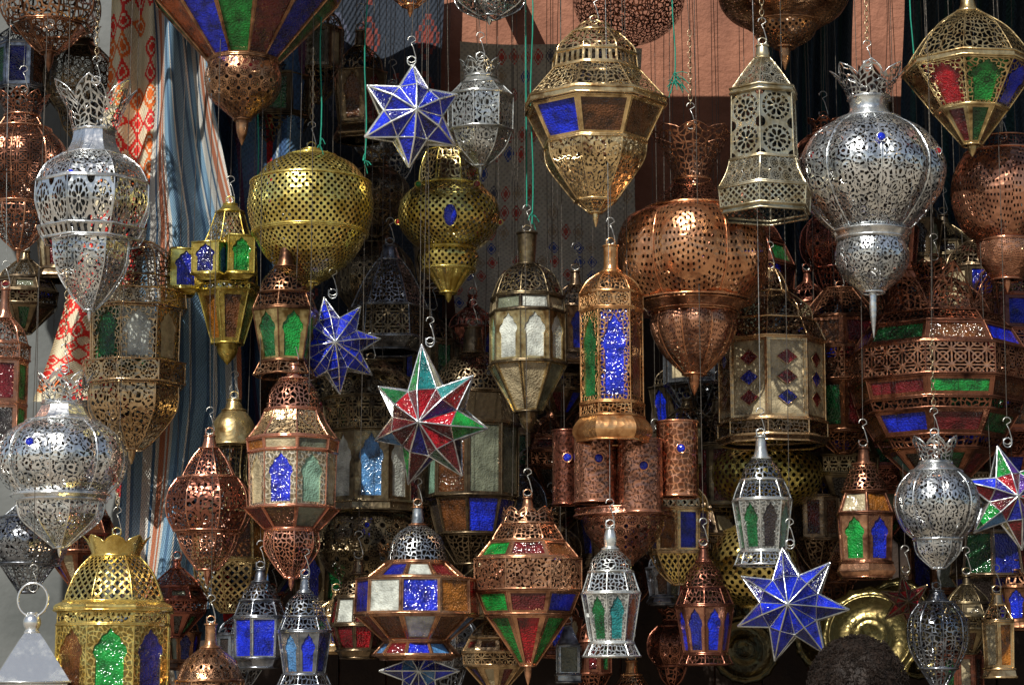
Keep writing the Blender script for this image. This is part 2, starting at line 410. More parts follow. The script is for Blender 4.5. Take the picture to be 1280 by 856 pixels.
def star(label,px,py,rad,y,n,cols,mt,rot=0.0,yaw=0.0,hang='wire',depth=.42,inner=.45,lattice=False,core=None,wr=1.0,lens=None,pitch=0):
    sc=S(py,y); c=V(px,py,y); e=empty("star_lantern",(c.x,y,c.z),label,"lantern","glass star lanterns")
    Rr=rad*sc; M=Matrix.Rotation(R(yaw),3,'Z')@Matrix.Rotation(R(pitch),3,'X'); f=MB(); m=metal(mt)
    tips=[];inn=[]
    for i in range(n):
        a=R(90+rot)+2*math.pi*i/n; b=a+math.pi/n; L=Rr*(lens[i%len(lens)] if lens else 1)
        tips.append(M@Vector((L*math.cos(a),0,L*math.sin(a)))); inn.append(b)
    for side in(-1,1):
        ctr=M@Vector((0,side*depth*Rr,0)); ins=[M@Vector((Rr*inner*math.cos(b),side*depth*.38*Rr,Rr*inner*math.sin(b))) for b in inn]
        for i in range(n):
            a=R(90+rot)+2*math.pi*i/n
            mid=M@Vector((Rr*inner*.92*math.cos(a),side*depth*.86*Rr,Rr*inner*.92*math.sin(a)))
            for w in(0,1):
                I=ins[i] if w==0 else ins[i-1]
                g=MB(); g.v=[mid,tips[i],I]; g.face((0,1,2),glass(cols[(2*i+w)%len(cols)]),[(.2,.2),(.8,.2),(.5,.8)]); g.make("glass_panel",e)
                g=MB(); g.v=[ctr,mid,I]; g.face((0,1,2),glass(core[(2*i+w)%len(core)] if core else cols[(2*i+w+1)%len(cols)]),[(.2,.2),(.8,.2),(.5,.8)]); g.make("glass_panel",e)
                f.tube([mid,I],.8*sc*wr,m,False,4)
                off=M@Vector((0,side*.8*sc,0))
                if lattice:
                    for q in(.33,.66):
                        f.tube([tips[i].lerp(mid,q)+off,tips[i].lerp(I,q)+off],.5*sc,m,False,4)
                        f.tube([ctr.lerp(mid,q)+off,ctr.lerp(I,q)+off],.5*sc,m,False,4)
            f.tube([ctr,mid,tips[i]],1.2*sc*wr,m,False,4); f.tube([ctr,ins[i]],.9*sc*wr,m,False,4)
            f.tube([tips[i],ins[i]],1.5*sc*wr,m,False,4); f.tube([tips[i],ins[i-1]],1.5*sc*wr,m,False,4)
    for i in range(n):
        ai=[M@Vector((Rr*inner*math.cos(inn[i]),s_*depth*.38*Rr,Rr*inner*math.sin(inn[i]))) for s_ in(-1,1)]
        g=MB(); g.v=[tips[i],ai[0],ai[1]]; g.face((0,1,2),m); j=(i+1)%n; g.v.append(tips[j]); g.face((3,1,2),m); g.make("side_web",e)
    f.make("edge_frame",e)
    tx=max(tips,key=lambda t:t.z); top=Vector((0,0,tx.z))
    hanger(e,c.x,top,sc,hang,CEIL-c.z,mt)
    return e
# ------------------------------------------------------------ SETTING
def box(mb,a,b,m):
    x0,y0,z0=a;x1,y1,z1=b; k=len(mb.v)
    mb.v+= [Vector(p) for p in ((x0,y0,z0),(x1,y0,z0),(x1,y1,z0),(x0,y1,z0),(x0,y0,z1),(x1,y0,z1),(x1,y1,z1),(x0,y1,z1))]
    for f in((0,3,2,1),(4,5,6,7),(0,1,5,4),(1,2,6,5),(2,3,7,6),(3,0,4,7)): mb.face(tuple(k+i for i in f),m)
GROUND=simple("dusty_paving",(.28,.23,.17),.9,(.18,.15,.115),3)
SALMON=simple("salmon_plaster",(.36,.155,.095),.9,(.22,.09,.055),9,.6)
GREY=simple("grey_render",(.20,.21,.21),.9,(.10,.11,.11),3,.4)
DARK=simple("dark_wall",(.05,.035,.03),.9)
WOOD=simple("weathered_wood",(.12,.065,.035),.75,(.05,.03,.018),12)
SHADE_WOOD=simple("shade_boarding_wood",(.045,.026,.017),.8,(.02,.012,.01),12)
def struct(mb,name):
    o=mb.make(name); o["kind"]="structure"; return o
g=MB(); g.v=[Vector(p) for p in((-300,-300,0),(300,-300,0),(300,300,0),(-300,300,0))]; g.face((0,1,2,3),GROUND); struct(g,"ground")
YB=1.25
def wall(a,b,m,label,cat='wall'):
    w=MB(); box(w,a,b,m); o=w.make("wall"); o["label"]=label; o["category"]=cat; return o
xw=V(205,0,YB).x
wall((xw,YB,0),(1.9,YB+.15,4.1),SALMON,"salmon pink plastered rear wall of the lantern stall")
wall((-3.6,YB+.003,0),(xw-.002,YB+.15,4.1),GREY,"grey rendered wall beside the lantern stall")
wall((1.72,.0,0),(1.86,YB-.002,3.64),DARK,"dark side wall of the lantern stall")
zp=V(640,400,YB).z
wp=MB()
for i in range(24): box(wp,(xw+.02+i*.13,YB-.03,0),(xw+.02+i*.13+.124,YB-.004,zp),SHADE_WOOD)  # dark boards added to cover the sunlit lower wall, standing in for shade
o=wp.make("shade_boarding"); o["label"]="dark vertical board panelling on the lower stall wall"; o["category"]="panelling"
rf=empty("stall_roof",(0,.6,3.64),"dark plank roof on wooden beams over the hanging lanterns","roof")
r_=MB()
for i in range(6): box(r_,(-1.75,-.60+.04+i*.146,.03),(1.9,-.60+.04+i*.146+.142,.055),WOOD)  # roof depth shaped for light: planks stop short so sun reaches the rear wall
r_.make("roof_planks",rf)
for i,yy in enumerate((.07,.28,.54,.80,)):
    b=MB(); box(b,(-1.75,yy-.6-.03,-.028),(1.9,yy-.6+.03,.028),WOOD); b.make("roof_beam",rf)
for xx in(-1.6,0,1.6):
    b=MB(); box(b,(xx-.03,.232,-.02),(xx+.03,.648,.026),WOOD); b.make("roof_joist",rf)
for yy in(-.12,):
    b=MB(); b.tube([Vector((-1.75+i*.365,yy-.6,-.012)) for i in range(11)],.012,WOOD,False,8); b.make("hanging_rail",rf)
    for xx in(-1.5,-.5,.5,1.5):
        b=MB(); b.tube([Vector((xx,yy-.6,.0)),Vector((xx,-.5,.02))],.008,WIRE,False,6); b.make("rail_bracket",rf)
for xx in(-1.7,1.8):
    b=MB(); box(b,(xx-.04,-.5,-3.64),(xx+.04,-.42,-.03),WOOD); b.make("roof_post",rf)
bn=empty("display_bench",(0.2,.75,0),"weathered wooden bench carrying brass trays","bench")
b=MB()
for i in range(5): box(b,(-1.3,-.3+i*.12,1.54),(1.4,-.3+i*.12+.112,1.565),WOOD)
b.make("bench_top",bn)
for xx,yy in((-1.25,-.27),(1.3,-.27),(-1.25,.24),(1.3,.24)):
    b=MB(); box(b,(xx,yy,0),(xx+.05,yy+.05,1.538),WOOD); b.make("leg",bn)
# ---------------------------------------------------- textiles
def cloth_mat(name,fn,weave=(260.0,420.0),bs=.6,dk=.35):
    mat=bpy.data.materials.new(name); t=NT(mat); tc=t.n('ShaderNodeTexCoord')
    col=fn(t,tc.outputs['UV'])
    u,v=t.sep(tc.outputs['UV'])
    nz=t.noise(tc.outputs['Object'],22,3)
    wu=t.m('SINE',t.m('MULTIPLY_ADD',u,weave[0],t.m('MULTIPLY',nz,6.0))); wv=t.m('SINE',t.m('MULTIPLY_ADD',v,weave[1],t.m('MULTIPLY',nz,9.0)))
    w=t.m('MULTIPLY',wu,wv)
    col=t.mix(t.ramp(w,.0,1.0),col,t.mix(dk,col,(.02,.04,.07,1)))
    P=t.n('ShaderNodeBsdfPrincipled'); P.inputs['Roughness'].default_value=.95; t.l(col,P.inputs['Base Color'])
    t.l(t.bump(t.m('MULTIPLY_ADD',nz,1.5,w),bs,.003),P.inputs['Normal'])
    t.l(P.outputs[0],t.out.inputs[0]); return mat
def rampcol(t,f,stops):
    nd=t.n('ShaderNodeValToRGB'); nd.color_ramp.interpolation='CONSTANT'; el=nd.color_ramp.elements
    while len(el)<len(stops): el.new(.5)
    for e_,(p,c) in zip(el,stops): e_.position=p; e_.color=c4(c)
    t.l(f,nd.inputs[0]); return nd.outputs[0]
def stripes(stops,rep,dirx=1.0,diry=0.0,waves=0.0):
    def fn(t,uv):
        u,v=t.sep(uv)
        q=t.m('ADD',t.m('MULTIPLY',u,dirx),t.m('MULTIPLY',v,diry))
        q=t.m('ADD',q,t.m('MULTIPLY',t.noise(uv,2.5,1),waves))
        f=t.m('FRACT',t.m('ADD',t.m('MULTIPLY',q,rep),20.0))
        c=rampcol(t,f,stops)
        return t.mix(t.m('MULTIPLY',t.noise(uv,70,3),.4),c,(.25,.25,.25,1),'MULTIPLY')
    return fn
def motifs(base,cols,nx,ny,dens=.35,warp=.0,size=.36):
    def fn(t,uv):
        mp=t.n('ShaderNodeMapping'); t.l(uv,mp.inputs[0]); mp.inputs['Scale'].default_value=(nx,ny,1)
        vec=mp.outputs[0]
        if warp:
            nz=t.n('ShaderNodeTexNoise'); t.l(mp.outputs[0],nz.inputs['Vector']); nz.inputs['Scale'].default_value=.8; nz.inputs['Detail'].default_value=2
            of=t.n('ShaderNodeVectorMath',operation='MULTIPLY_ADD'); t.l(nz.outputs['Color'],of.inputs[0]); of.inputs[1].default_value=(warp,warp,0); t.l(mp.outputs[0],of.inputs[2]); vec=of.outputs[0]
        u,v=t.sep(vec)
        wn=t.n('ShaderNodeTexWhiteNoise',noise_dimensions='2D')
        fl=t.n('ShaderNodeVectorMath',operation='FLOOR'); t.l(vec,fl.inputs[0]); t.l(fl.outputs[0],wn.inputs['Vector'])
        a=t.m('ABSOLUTE',t.m('SUBTRACT',t.m('FRACT',u),.5)); b=t.m('ABSOLUTE',t.m('SUBTRACT',t.m('FRACT',v),.5))
        st=t.m('DIVIDE',t.m('FLOOR',t.m('MULTIPLY',a,10.0)),10.0); sb=t.m('DIVIDE',t.m('FLOOR',t.m('MULTIPLY',b,10.0)),10.0)
        s=t.m('ADD',st,sb)
        inside=t.m('MULTIPLY',t.m('LESS_THAN',s,size),t.m('SUBTRACT',1.0,t.m('MULTIPLY',t.m('GREATER_THAN',s,.14),t.m('LESS_THAN',s,.25))))
        on=t.m('MULTIPLY',inside,t.m('LESS_THAN',wn.outputs['Value'],dens))
        cc=rampcol(t,t.m('FRACT',t.m('MULTIPLY',wn.outputs['Value'],17.0)),[(i/len(cols),c) for i,c in enumerate(cols)])
        bs=t.mix(t.ramp(t.noise(uv,9,4),.3,.7),c4(base),c4([x*.7 for x in base]))
        return t.mix(on,bs,cc)
    return fn
def cloth(name,label,cat,L,Rt,y,mat,folds=4,amp=.03,nu=60,nv=60,ph=0.0,wav=0.0):
    def samp(pl,t):
        t*=len(pl)-1; i=min(int(t),len(pl)-2); f=t-i; return (pl[i][0]*(1-f)+pl[i+1][0]*f, pl[i][1]*(1-f)+pl[i+1][1]*f)
    mb=MB()
    for i in range(nv+1):
        v=i/nv; l=samp(L,v); r=samp(Rt,v)
        for j in range(nu+1):
            u=j/nu; px=l[0]*(1-u)+r[0]*u+3*math.sin(v*9+ph+u*2); py=l[1]*(1-u)+r[1]*u
            yy=y+amp*math.sin(u*folds*2*math.pi+ph+wav*math.sin(v*5))+amp*.4*math.sin(u*folds*4.3+v*6+ph)
            p=V(px,py,y); mb.v.append(Vector((p.x,yy,p.z)))
    for i in range(nv):
        for j in range(nu):
            a=i*(nu+1)+j; mb.face((a,a+nu+1,a+nu+2,a+1),mat,[(j/nu,1-i/nv),(j/nu,1-(i+1)/nv),((j+1)/nu,1-(i+1)/nv),((j+1)/nu,1-i/nv)],True)
    o=mb.make(name); o["label"]=label; o["category"]=cat; return o
LB=(.24,.42,.60);WH=(.82,.80,.74);OR=(.66,.22,.10);NV=(.04,.10,.24);RD=(.55,.02,.02);DB=(.02,.045,.08);MB_=(.09,.19,.33)
m1=cloth_mat("cream_embroidered_cloth",motifs((.80,.72,.52),[(.66,.03,.02),(.66,.14,.02),(.62,.03,.03)],4,20,.8,.6,.42),(150.,600.),.3,.2)
m2=cloth_mat("pale_blue_striped_cloth",stripes([(0,LB),(.05,MB_),(.09,LB),(.14,WH),(.17,MB_),(.20,LB),(.28,WH),(.38,MB_),(.42,WH),(.47,OR),(.56,WH),(.59,OR),(.63,WH),(.68,LB),(.76,MB_),(.81,LB),(.87,WH),(.89,MB_),(.93,LB)],1.4,1.0,.28,.05),(320.,1100.),.5,.7)
m3=cloth_mat("dark_blue_striped_cloth",stripes([(0,MB_),(.2,(.10,.2,.32)),(.28,MB_),(.42,RD),(.50,NV),(.56,(.45,.52,.55)),(.60,NV),(.7,MB_),(.8,NV),(.92,(.12,.05,.12))],1.6,.9,.9,.4),(180.,520.))
m4=cloth_mat("dark_teal_cloth",stripes([(0,DB),(.3,(.02,.07,.08)),(.5,DB),(.75,(.05,.07,.10))],5,1,0,.02))
m5=cloth_mat("woven_rug",motifs((.62,.56,.46),[(.55,.07,.05),(.05,.09,.36),(.50,.10,.07),(.10,.10,.14),(.40,.30,.20)],15,20,.5,.25),(200.,420.),.4)
m6=cloth_mat("red_stripe_cloth",stripes([(0,(.7,.62,.5)),(.25,RD),(.36,(.7,.62,.5)),(.5,MB_),(.6,(.7,.62,.5)),(.78,RD)],2.5,.5,1,.2),(120.,500.),.4)
cloth("hanging_cloth","cream cloth with scattered red embroidered motifs hanging in folds","textile",[(135,-60),(133,100),(120,250),(65,420),(40,500)],[(205,-60),(208,100),(204,250),(160,420),(140,500)],.50,m1,2.0,.022,ph=1)
cloth("hanging_cloth","blue and white striped cloth with rust orange bands","textile",[(184,-60),(188,120),(184,280),(160,500),(140,760)],[(247,-60),(270,120),(298,280),(304,500),(264,760)],.41,m2,1.6,.05,ph=.4,wav=.9)
cloth("hanging_cloth","dark blue cloth with red and grey stripes","textile",[(225,-60),(225,150),(220,300),(200,480),(150,800)],[(390,-60),(380,150),(350,300),(330,480),(340,800)],.62,m3,2.5,.04,ph=2,wav=1)
cloth("hanging_cloth","cream cloth with red and blue stripes hanging low","textile",[(120,480),(150,640),(165,880)],[(235,480),(232,640),(225,880)],.52,m6,2.5,.03,ph=2,wav=1)
cloth("hanging_cloth","dark teal curtain hanging in narrow folds","textile",[(950,-60),(955,200),(940,560)],[(1065,-60),(1070,200),(1065,560)],.98,m4,7,.02)
cloth("hanging_cloth","dark teal curtain hanging in narrow folds","textile",[(1130,-60),(1130,200),(1130,560)],[(1330,-60),(1330,200),(1330,560)],.92,m4,8,.02,ph=1)
cloth("hanging_rug","worn grey woven rug with small red and blue motifs","rug",[(575,52),(565,300),(570,470)],[(800,60),(795,300),(788,470)],1.06,m5,1.2,.012)
cloth("hanging_rug","dark blue patterned rug hanging on the rear wall","rug",[(325,-60),(325,300),(330,520)],[(555,-60),(550,300),(550,520)],1.14,cloth_mat("dark_rug",motifs((.03,.04,.06),[(.2,.04,.03),(.08,.09,.14)],6,10,.5)),2,.02)
# ------------------------------------------------------------ LANTERNS
N40={'n':40}
def fin(a,b,r=4): return ('finial','plain',[(a,r),((a*.5+b*.5),r*.8),(b,.6)],{'n':16,'ring':False})
# --- left side
lantern("tarnished copper pierced ball lantern hanging from chain",63,.05,8,'darkcopper',[('neck','plain',[(-45,12),(-30,30)],N40),('body','fili',[(-30,38),(-8,60),(18,62),(35,52)],{'n':8,'cell':18,'m':'rose'}),('bowl','rose',[(35,44),(52,30),(66,12)],{'cell':16}),fin(66,90,6)])
lantern("tarnished copper pierced lantern with wide ribbed round body",26,.10,8,'rose',[('crown','crown',[(118,34),(146,22)],{'p':8,'m':'darkcopper'}),('neck','fili',[(146,20),(162,30)],{'m':'darkcopper'}),
 ('body','zel',[(163,36),(182,55),(210,60),(238,52),(256,36)],{'n':40,'lobe':(8,.08),'cell':14,'m':'darkcopper'}),('bowl','fili',[(258,36),(275,36),(298,22),(312,6)],{'m':'darkcopper'}),fin(312,328,3)],hang='pale')
lantern("silver pierced lantern with flared crown and pointed base",116,.02,8,'silver',[('crown','crown',[(106,54),(165,28)],{'p':6,'pat':'fili','cell':16}),('neck','plain',[(165,27),(182,30),(196,38)]),
 ('shoulder','scr',[(196,40),(212,62),(232,73)],{'cell':16}),('body','rose',[(234,74),(262,74),(290,62)],{'cell':28,'nv':1}),('band','slot',[(290,70),(303,62)],{'cell':9,'nv':1}),('bowl','scr',[(303,50),(335,46),(365,28),(388,7)],{'cell':14}),fin(388,402,3)],rot=.15,hang='chain',jewels=[(-12,232,71,4,'blue')])
lantern("large antique brass lantern with arched white glass and pierced bowl",168,.26,8,'antique',[('dome','fili',[(305,22),(322,44),(350,50)],{'m':'bronze'}),('collar','fili',[(350,50),(368,62)],{}),('gallery','rose',[(368,64),(388,66)],{'cell':18,'nv':1}),
 ('body','arch',[(390,58),(455,57)],{'c':['white','cream','amber','brown','dgreen'],'fp':'fili','cell':9}),('band','rose',[(456,66),(482,66)],{'cell':24,'nv':1}),('bowl','scr',[(484,58),(515,56),(545,34),(562,14)],{'cell':17}),fin(562,580,5)],rot=.25)
lantern("slim copper lantern with tall coloured glass panels",3,.0,6,'rose',[('neck','plain',[(362,5),(385,6),(398,10)],{'n':16}),('dome','fili',[(398,11),(412,24),(430,30)],{}),('gallery','rose',[(432,33),(450,33)],{'cell':18,'nv':1}),('body','glass',[(452,31),(505,31)],{'c':['wine','green','wine','cream','brown','dark'],'mg':5}),
  ('lower_body','glass',[(507,31),(560,31)],{'c':['dark','green','brown','wine','cream','red'],'mg':5}),('base','fili',[(562,33),(584,42)],{})],rot=.35,hang='pale')
lantern("silver pierced lantern with crown rim and round ribbed body",78,-.08,8,'silver',[('crown','crown',[(466,36),(505,27)],{'p':7,'cell':14}),('neck','plain',[(505,26),(520,34),(527,42)],{}),
 ('body','scr',[(527,46),(545,72),(572,82),(600,76),(618,60)],{'n':40,'lobe':(8,.07),'cell':15}),('band','plain',[(620,62),(626,56)],N40),('bowl','scr',[(627,55),(648,50),(668,28),(684,8)],{'cell':14}),fin(684,696,3)],hang='chain',jewels=[(-18,560,80,5,'blue')])
lantern("bright brass lantern with pierced dome and arched coloured glass",142,-.12,8,'brass',[('crown','crown',[(670,42),(694,30)],{'p':8,'pat':'plain'}),('dome','lat',[(695,32),(715,50),(742,62),(752,64)],{'cell':12}),('cornice','plain',[(752,66),(758,78),(764,78)]),
 ('gallery','scr',[(766,73),(780,73)],{'cell':12}),('body','arch',[(782,74),(868,74)],{'c':['green','navy','purple','brown','brown'],'fp':'e_fili','cell':10}),('base','plain',[(870,80),(890,82),(895,78)])],rot=.12,hang='chain')
lantern("silver four sided pyramid topped lantern with large ring handle",38,-.2,4,'polish',[('knob','plain',[(766,5),(772,10),(780,11),(788,7)],{'n':24}),('roof','plain',[(790,12),(800,22),(852,66)],{'curve':False}),('body','arch',[(854,60),(930,60)],{'c':['white','green']}),('base','plain',[(932,68),(945,68)])],rot=.25,big=21)
# --- top left
lantern("large cone shaped lantern of striped coloured glass over pierced copper bowl",305,-.05,12,'rose',[('collar','plain',[(-110,60),(-90,120)]),('cone','glass',[(-90,160),(0,118),(78,44)],{'c':['blue','green','wine','navy','dgreen','wine','brown','wine','navy','blue','green','orange'],'mg':2.6}),
  ('bowl','rose',[(80,43),(100,48),(122,42),(140,22),(150,10)],{'n':40,'cell':15}),fin(150,182,8)],hang=None)
lantern("round brass ball lantern pierced with rows of holes",388,.06,40,'brass',[('cap','plain',[(188,12),(196,30)],N40),('shoulder','dots',[(196,31),(208,55),(228,71)],{'cell':9}),('body','dots',[(230,75),(262,79),(292,72)],{'cell':9}),('bowl','dots',[(294,71),(320,56),(342,32),(354,12)],{'cell':9}),fin(354,366,6)],hang='chain',tilt=0)
lantern("brass lantern with cluster of arched blue and green glass boxes",286,.26,6,'brass',[('neck','plain',[(256,8),(266,17)],N40),('roof','lat',[(267,18),(292,26),(310,34)],{'m':'antique','cell':10}),
  ('box_arm','arch',[(314,26),(362,26)],{'c':['blue','navy'],'dx':-56,'n':4,'rot':.25}),('box_arm_base','plain',[(363,27),(369,16)],{'dx':-56,'n':4,'rot':.25}),
  ('front_box','arch',[(312,25),(350,25)],{'c':['navy','sky'],'dx':-18,'dy':-34,'n':4,'rot':-.3}),('front_box_base','plain',[(351,26),(357,16)],{'dx':-18,'dy':-34,'n':4,'rot':-.3}),
  ('side_box','arch',[(304,23),(350,23)],{'c':['green','dgreen'],'dx':16,'dy':-36,'n':4,'rot':.35}),('side_box_base','plain',[(351,24),(357,14)],{'dx':16,'dy':-36,'n':4,'rot':.35}),
  ('body','lat',[(312,34),(358,36)],{'cell':11,'m':'antique','dx':0}),('band','lat',[(358,40),(366,40)],{'cell':9}),('cone','glass',[(367,38),(430,20)],{'c':['brown','dgreen','amber'],'mg':6}),fin(430,456,14)],rot=.3)
lantern("dark purple copper lantern with arched green and red glass",357,-.02,6,'darkcopper',[('neck','plain',[(302,6),(318,8),(334,12)],N40),('dome','fili',[(334,14),(350,28),(368,34)],{'n':40}),('gallery','fili',[(369,34),(388,42)],{}),('body','arch',[(390,42),(452,30)],{'c':['green','green','wine','red','dgreen'],'m':'antique'}),('base','fili',[(454,32),(470,40)],{'m':'rose'})],rot=.4)
lantern("antique copper lantern with blue and green arched windows and pierced tip",366,-.06,8,'rose',[('neck','plain',[(456,6),(472,10)],N40),('dome','fili',[(474,18),(490,30),(512,34)],{'n':40}),('roof','scr',[(514,36),(528,42),(548,56)],{'m':'antique'}),('upper_glass','glass',[(550,58),(566,56)],{'c':['cream','smoke','amber']}),
  ('body','arch',[(567,55),(634,53)],{'c':['blue','mint','cream','white','cream'],'m':'cream','fp':'e_fili','cell':9}),('skirt','glass',[(636,60),(662,34)],{'c':['brown','smoke','brown','wine']}),('bowl','fili',[(664,33),(685,34),(708,20),(722,8)],{}),fin(722,738,4)],rot=-.2)
lantern("dark reddish copper faceted lantern with scrollwork body and pointed base",261,.05,8,'rose',[('neck','plain',[(545,6),(560,10)],N40),('cap','fili',[(560,12),(576,24),(596,34)],{'m':'darkcopper'}),('body','scr',[(598,40),(616,52),(642,54),(664,44)],{'n':8,'cell':15,'m':'darkcopper'}),('bowl','fili',[(666,40),(688,32),(712,14)],{'m':'rose'}),fin(712,732,5)])
star("dark blue glass star lantern with fine metal lattice",415,432,62,.05,8,['blue','navy','blue','blue'],'silver',rot=10,lattice=True,inner=.55,depth=.5,yaw=12,wr=.8)
star("blue glass star lantern with silver edges",514,145,66,-.12,6,['blue','blue','navy','blue'],'white',rot=-2,yaw=14,inner=.56,depth=.5,wr=1.25)
star("red and green glass star lantern with silver edges",537,526,80,-.14,7,['green','teal','green','dgreen','sky','wine','wine','green','wine','dgreen','green','green','teal','red'],'silver',rot=4,yaw=-16,inner=.54,core=['wine','red','wine','red','wine','wine','navy'],depth=.55,lens=[1.2,1,.95,1.05,1,.95,1],pitch=8)
star("blue glass star lantern with silver edges",989,756,72,-.16,7,['blue','navy','blue','navy'],'silver',rot=8,yaw=-14,inner=.52,depth=.5)
star("purple green and red glass star lantern with blue edges",1262,622,66,-.05,6,['green','purple','wine','blue','sky'],'silver',rot=12,yaw=10,inner=.48,core=['red','wine','purple','navy'])
star("blue glass star lantern hanging below coloured lantern",524,838,50,-.03,6,['blue','sky','navy'],'white',rot=30,hang=None)
star("dark red glass star lantern in the shade",1133,752,34,.2,6,['wine','red'],'bronze',rot=8)
# --- upper middle
lantern("silver faceted pierced lantern with crown rim",601,.06,8,'white',[('crown','crown',[(76,26),(98,20)],{'p':8,'m':'white'}),('neck','plain',[(98,19),(108,28)]),('shoulder','scr',[(108,28),(122,42)],{'cell':13}),('body','scr',[(123,42),(165,41)],{'cell':14}),('bowl','scr',[(166,40),(188,30),(208,8)],{'cell':13}),fin(208,222,3)],hang='wire',rot=.2)
lantern("brass pierced lantern with blue glass jewel and fluted tip",561,.12,40,'brass',[('neck','fili',[(190,30),(212,38),(232,40)],{'n':8,'m':'antique','cell':14}),('body','dots',[(234,42),(252,60),(280,63),(302,48),(312,34)],{'n':40,'cell':9}),('bowl','dots',[(313,33),(322,38),(338,33)],{'cell':9}),('tip','plain',[(339,30),(352,20),(366,10)],{'n':40,'lobe':(10,.15),'ribs':False}),fin(366,378,5)],
  jewels=[(3,282,63,8,'blue'),(88,278,64,3,'red'),(-88,278,64,3,'red'),(45,238,50,4,'red'),(-48,238,50,3.5,'green')])
lantern("large antique brass octagonal lantern with brown and blue glass",744,-.06,8,'antique',[('cap','crown',[(30,16),(44,30)],{'p':8}),('dome','fili',[(44,32),(62,50),(72,54)],{'cell':14}),('gallery','slot',[(73,54),(90,56)],{'cell':9,'nv':1}),
  ('roof','fili',[(92,58),(128,90)],{'cell':13}),('band','plain',[(130,92),(137,92)]),('window','glass',[(139,88),(182,66)],{'c':['brown','brown','wine','cream','brown','brown','blue'],'mg':4}),('body','scr',[(184,66),(205,62),(235,40),(252,26)],{'cell':16}),('tip','fili',[(253,24),(266,8)]),fin(266,284,4)],rot=.1,hang='chain')
lantern("pale brass hexagonal lantern with pierced rosettes and flared skirt",955,-.14,6,'cream',[('neck','plain',[(58,7),(68,9),(74,8)],{'n':24}),('roof','rose',[(74,11),(92,26),(114,42)],{'cell':18}),('cornice','plain',[(115,45),(121,45)]),('body','rose',[(122,43),(162,44),(202,45)],{'cell':40,'nv':2,'curve':False}),('skirt','rose',[(204,47),(220,52),(238,62)],{'cell':16}),('base','lat',[(240,62),(264,60)],{'cell':9}),('foot','plain',[(265,57),(270,57)])],rot=.3,hang='chain')
lantern("large silver pierced lantern with crown and round ribbed body",1088,-.04,8,'silver',[('crown','crown',[(86,48),(124,26)],{'p':7,'cell':14}),('neck','plain',[(124,25),(140,24),(150,38)],{'n':40}),
  ('body','scr',[(151,40),(170,72),(205,94),(240,90),(272,66),(290,46)],{'n':40,'lobe':(8,.07),'cell':15}),('band','plain',[(291,48),(300,44)],N40),('bowl','scr',[(301,42),(322,46),(345,38),(366,14)],{'n':40,'cell':12}),fin(366,422,5)],hang='chain',jewels=[(0,193,90,5,'blue'),(-60,205,90,4,'red'),(58,200,90,4,'red')])
lantern("copper bowl lantern with pierced rim hanging from the roof",980,.10,40,'rose',[('body','cring',[(-60,40),(-35,72),(-5,82),(18,70),(32,45)],{'cell':60,'m':'rose'}),('bowl','dots',[(33,42),(48,34),(60,12)],{'cell':9}),fin(60,88,7)],hang=None)
lantern("dark copper pierced bowl lantern near the roof",786,.28,40,'darkcopper',[('body','fili',[(-60,40),(-30,66),(0,70),(25,62),(45,40),(56,10)],{'n':40,'cell':12,'m':'darkcopper'}),fin(56,70,5)],hang=None)
lantern("silver pierced lantern bottom near the roof",612,.1,8,'silver',[('body','scr',[(-70,20),(-40,50),(-12,50),(8,40),(22,14)],{'cell':15}),fin(22,32,4)],hang=None)
lantern("copper lantern tip near the roof",513,.1,8,'copper',[('body','fili',[(-70,20),(-40,40),(-15,34),(8,10)],{}),fin(8,22,4)],hang=None)
lantern("antique brass cone lantern with red green and blue glass",1212,-.05,8,'antique',[('knob','plain',[(-14,7),(6,9),(16,14)],{'n':16}),('dome','fili',[(16,16),(36,46),(60,66),(82,80)],{'cell':15}),('band','plain',[(83,83),(90,84)]),('cone','arch',[(92,82),(140,46)],{'c':['green','blue','purple','wine','brown','brown','red'],'fp':'fili','cell':10}),('lower_cone','glass',[(141,45),(182,12)],{'c':['dgreen','brown','navy','wine','brown','brown','wine'],'mg':4}),fin(182,196,6)],rot=.1)
lantern("dark copper ball lantern with ringed punched pattern",1256,.12,40,'rose',[('neck','fili',[(176,40),(192,46)],{'n':40,'m':'darkcopper'}),('body','cring',[(193,48),(215,62),(250,66),(285,54),(302,36)],{'nu':5,'nv':1,'us':.3}),('bowl','cring',[(303,36),(325,34),(350,18)],{'cell':40}),fin(350,366,5)],hang='chain')
lantern("big copper lantern with punched ring pattern and flared pierced neck",866,.10,40,'copper',[('crown','crown',[(164,54),(226,23)],{'p':8,'m':'rose','pat':'fili','cell':13,'dp':.10}),('neck','fili',[(227,24),(245,40),(262,58)],{'m':'darkcopper'}),
  ('body','cring',[(264,62),(278,88),(312,99),(350,95),(378,74)],{'nv':1,'nu':6,'lobe':(6,.10)}),('band','plain',[(380,66),(390,56)],{'m':'rose'}),('bowl','cring',[(392,52),(412,54),(442,40),(468,14)],{'nu':8,'nv':1,'m':'rose','lobe':(8,.10)}),fin(468,494,7)],hang='chain',rot=-math.pi/2+math.pi/6-.12)
lantern("tall copper hexagonal lantern with deep blue glass",765,-.12,6,'copper',[('neck','plain',[(308,9),(332,9),(340,12)],{'n':24}),('dome','fili',[(341,14),(352,30),(368,40)],{'cell':10}),('gallery','rose',[(369,40),(388,40)],{'cell':20,'nv':1}),('window','arch',[(390,39),(504,39)],{'c':['blue','wine','blue','dark','dgreen','dgreen'],'fp':'fili','cell':8}),('band','fili',[(506,40),(521,40)],{'cell':9}),('base','plain',[(522,40),(532,48),(542,50),(552,44)])],rot=.05)
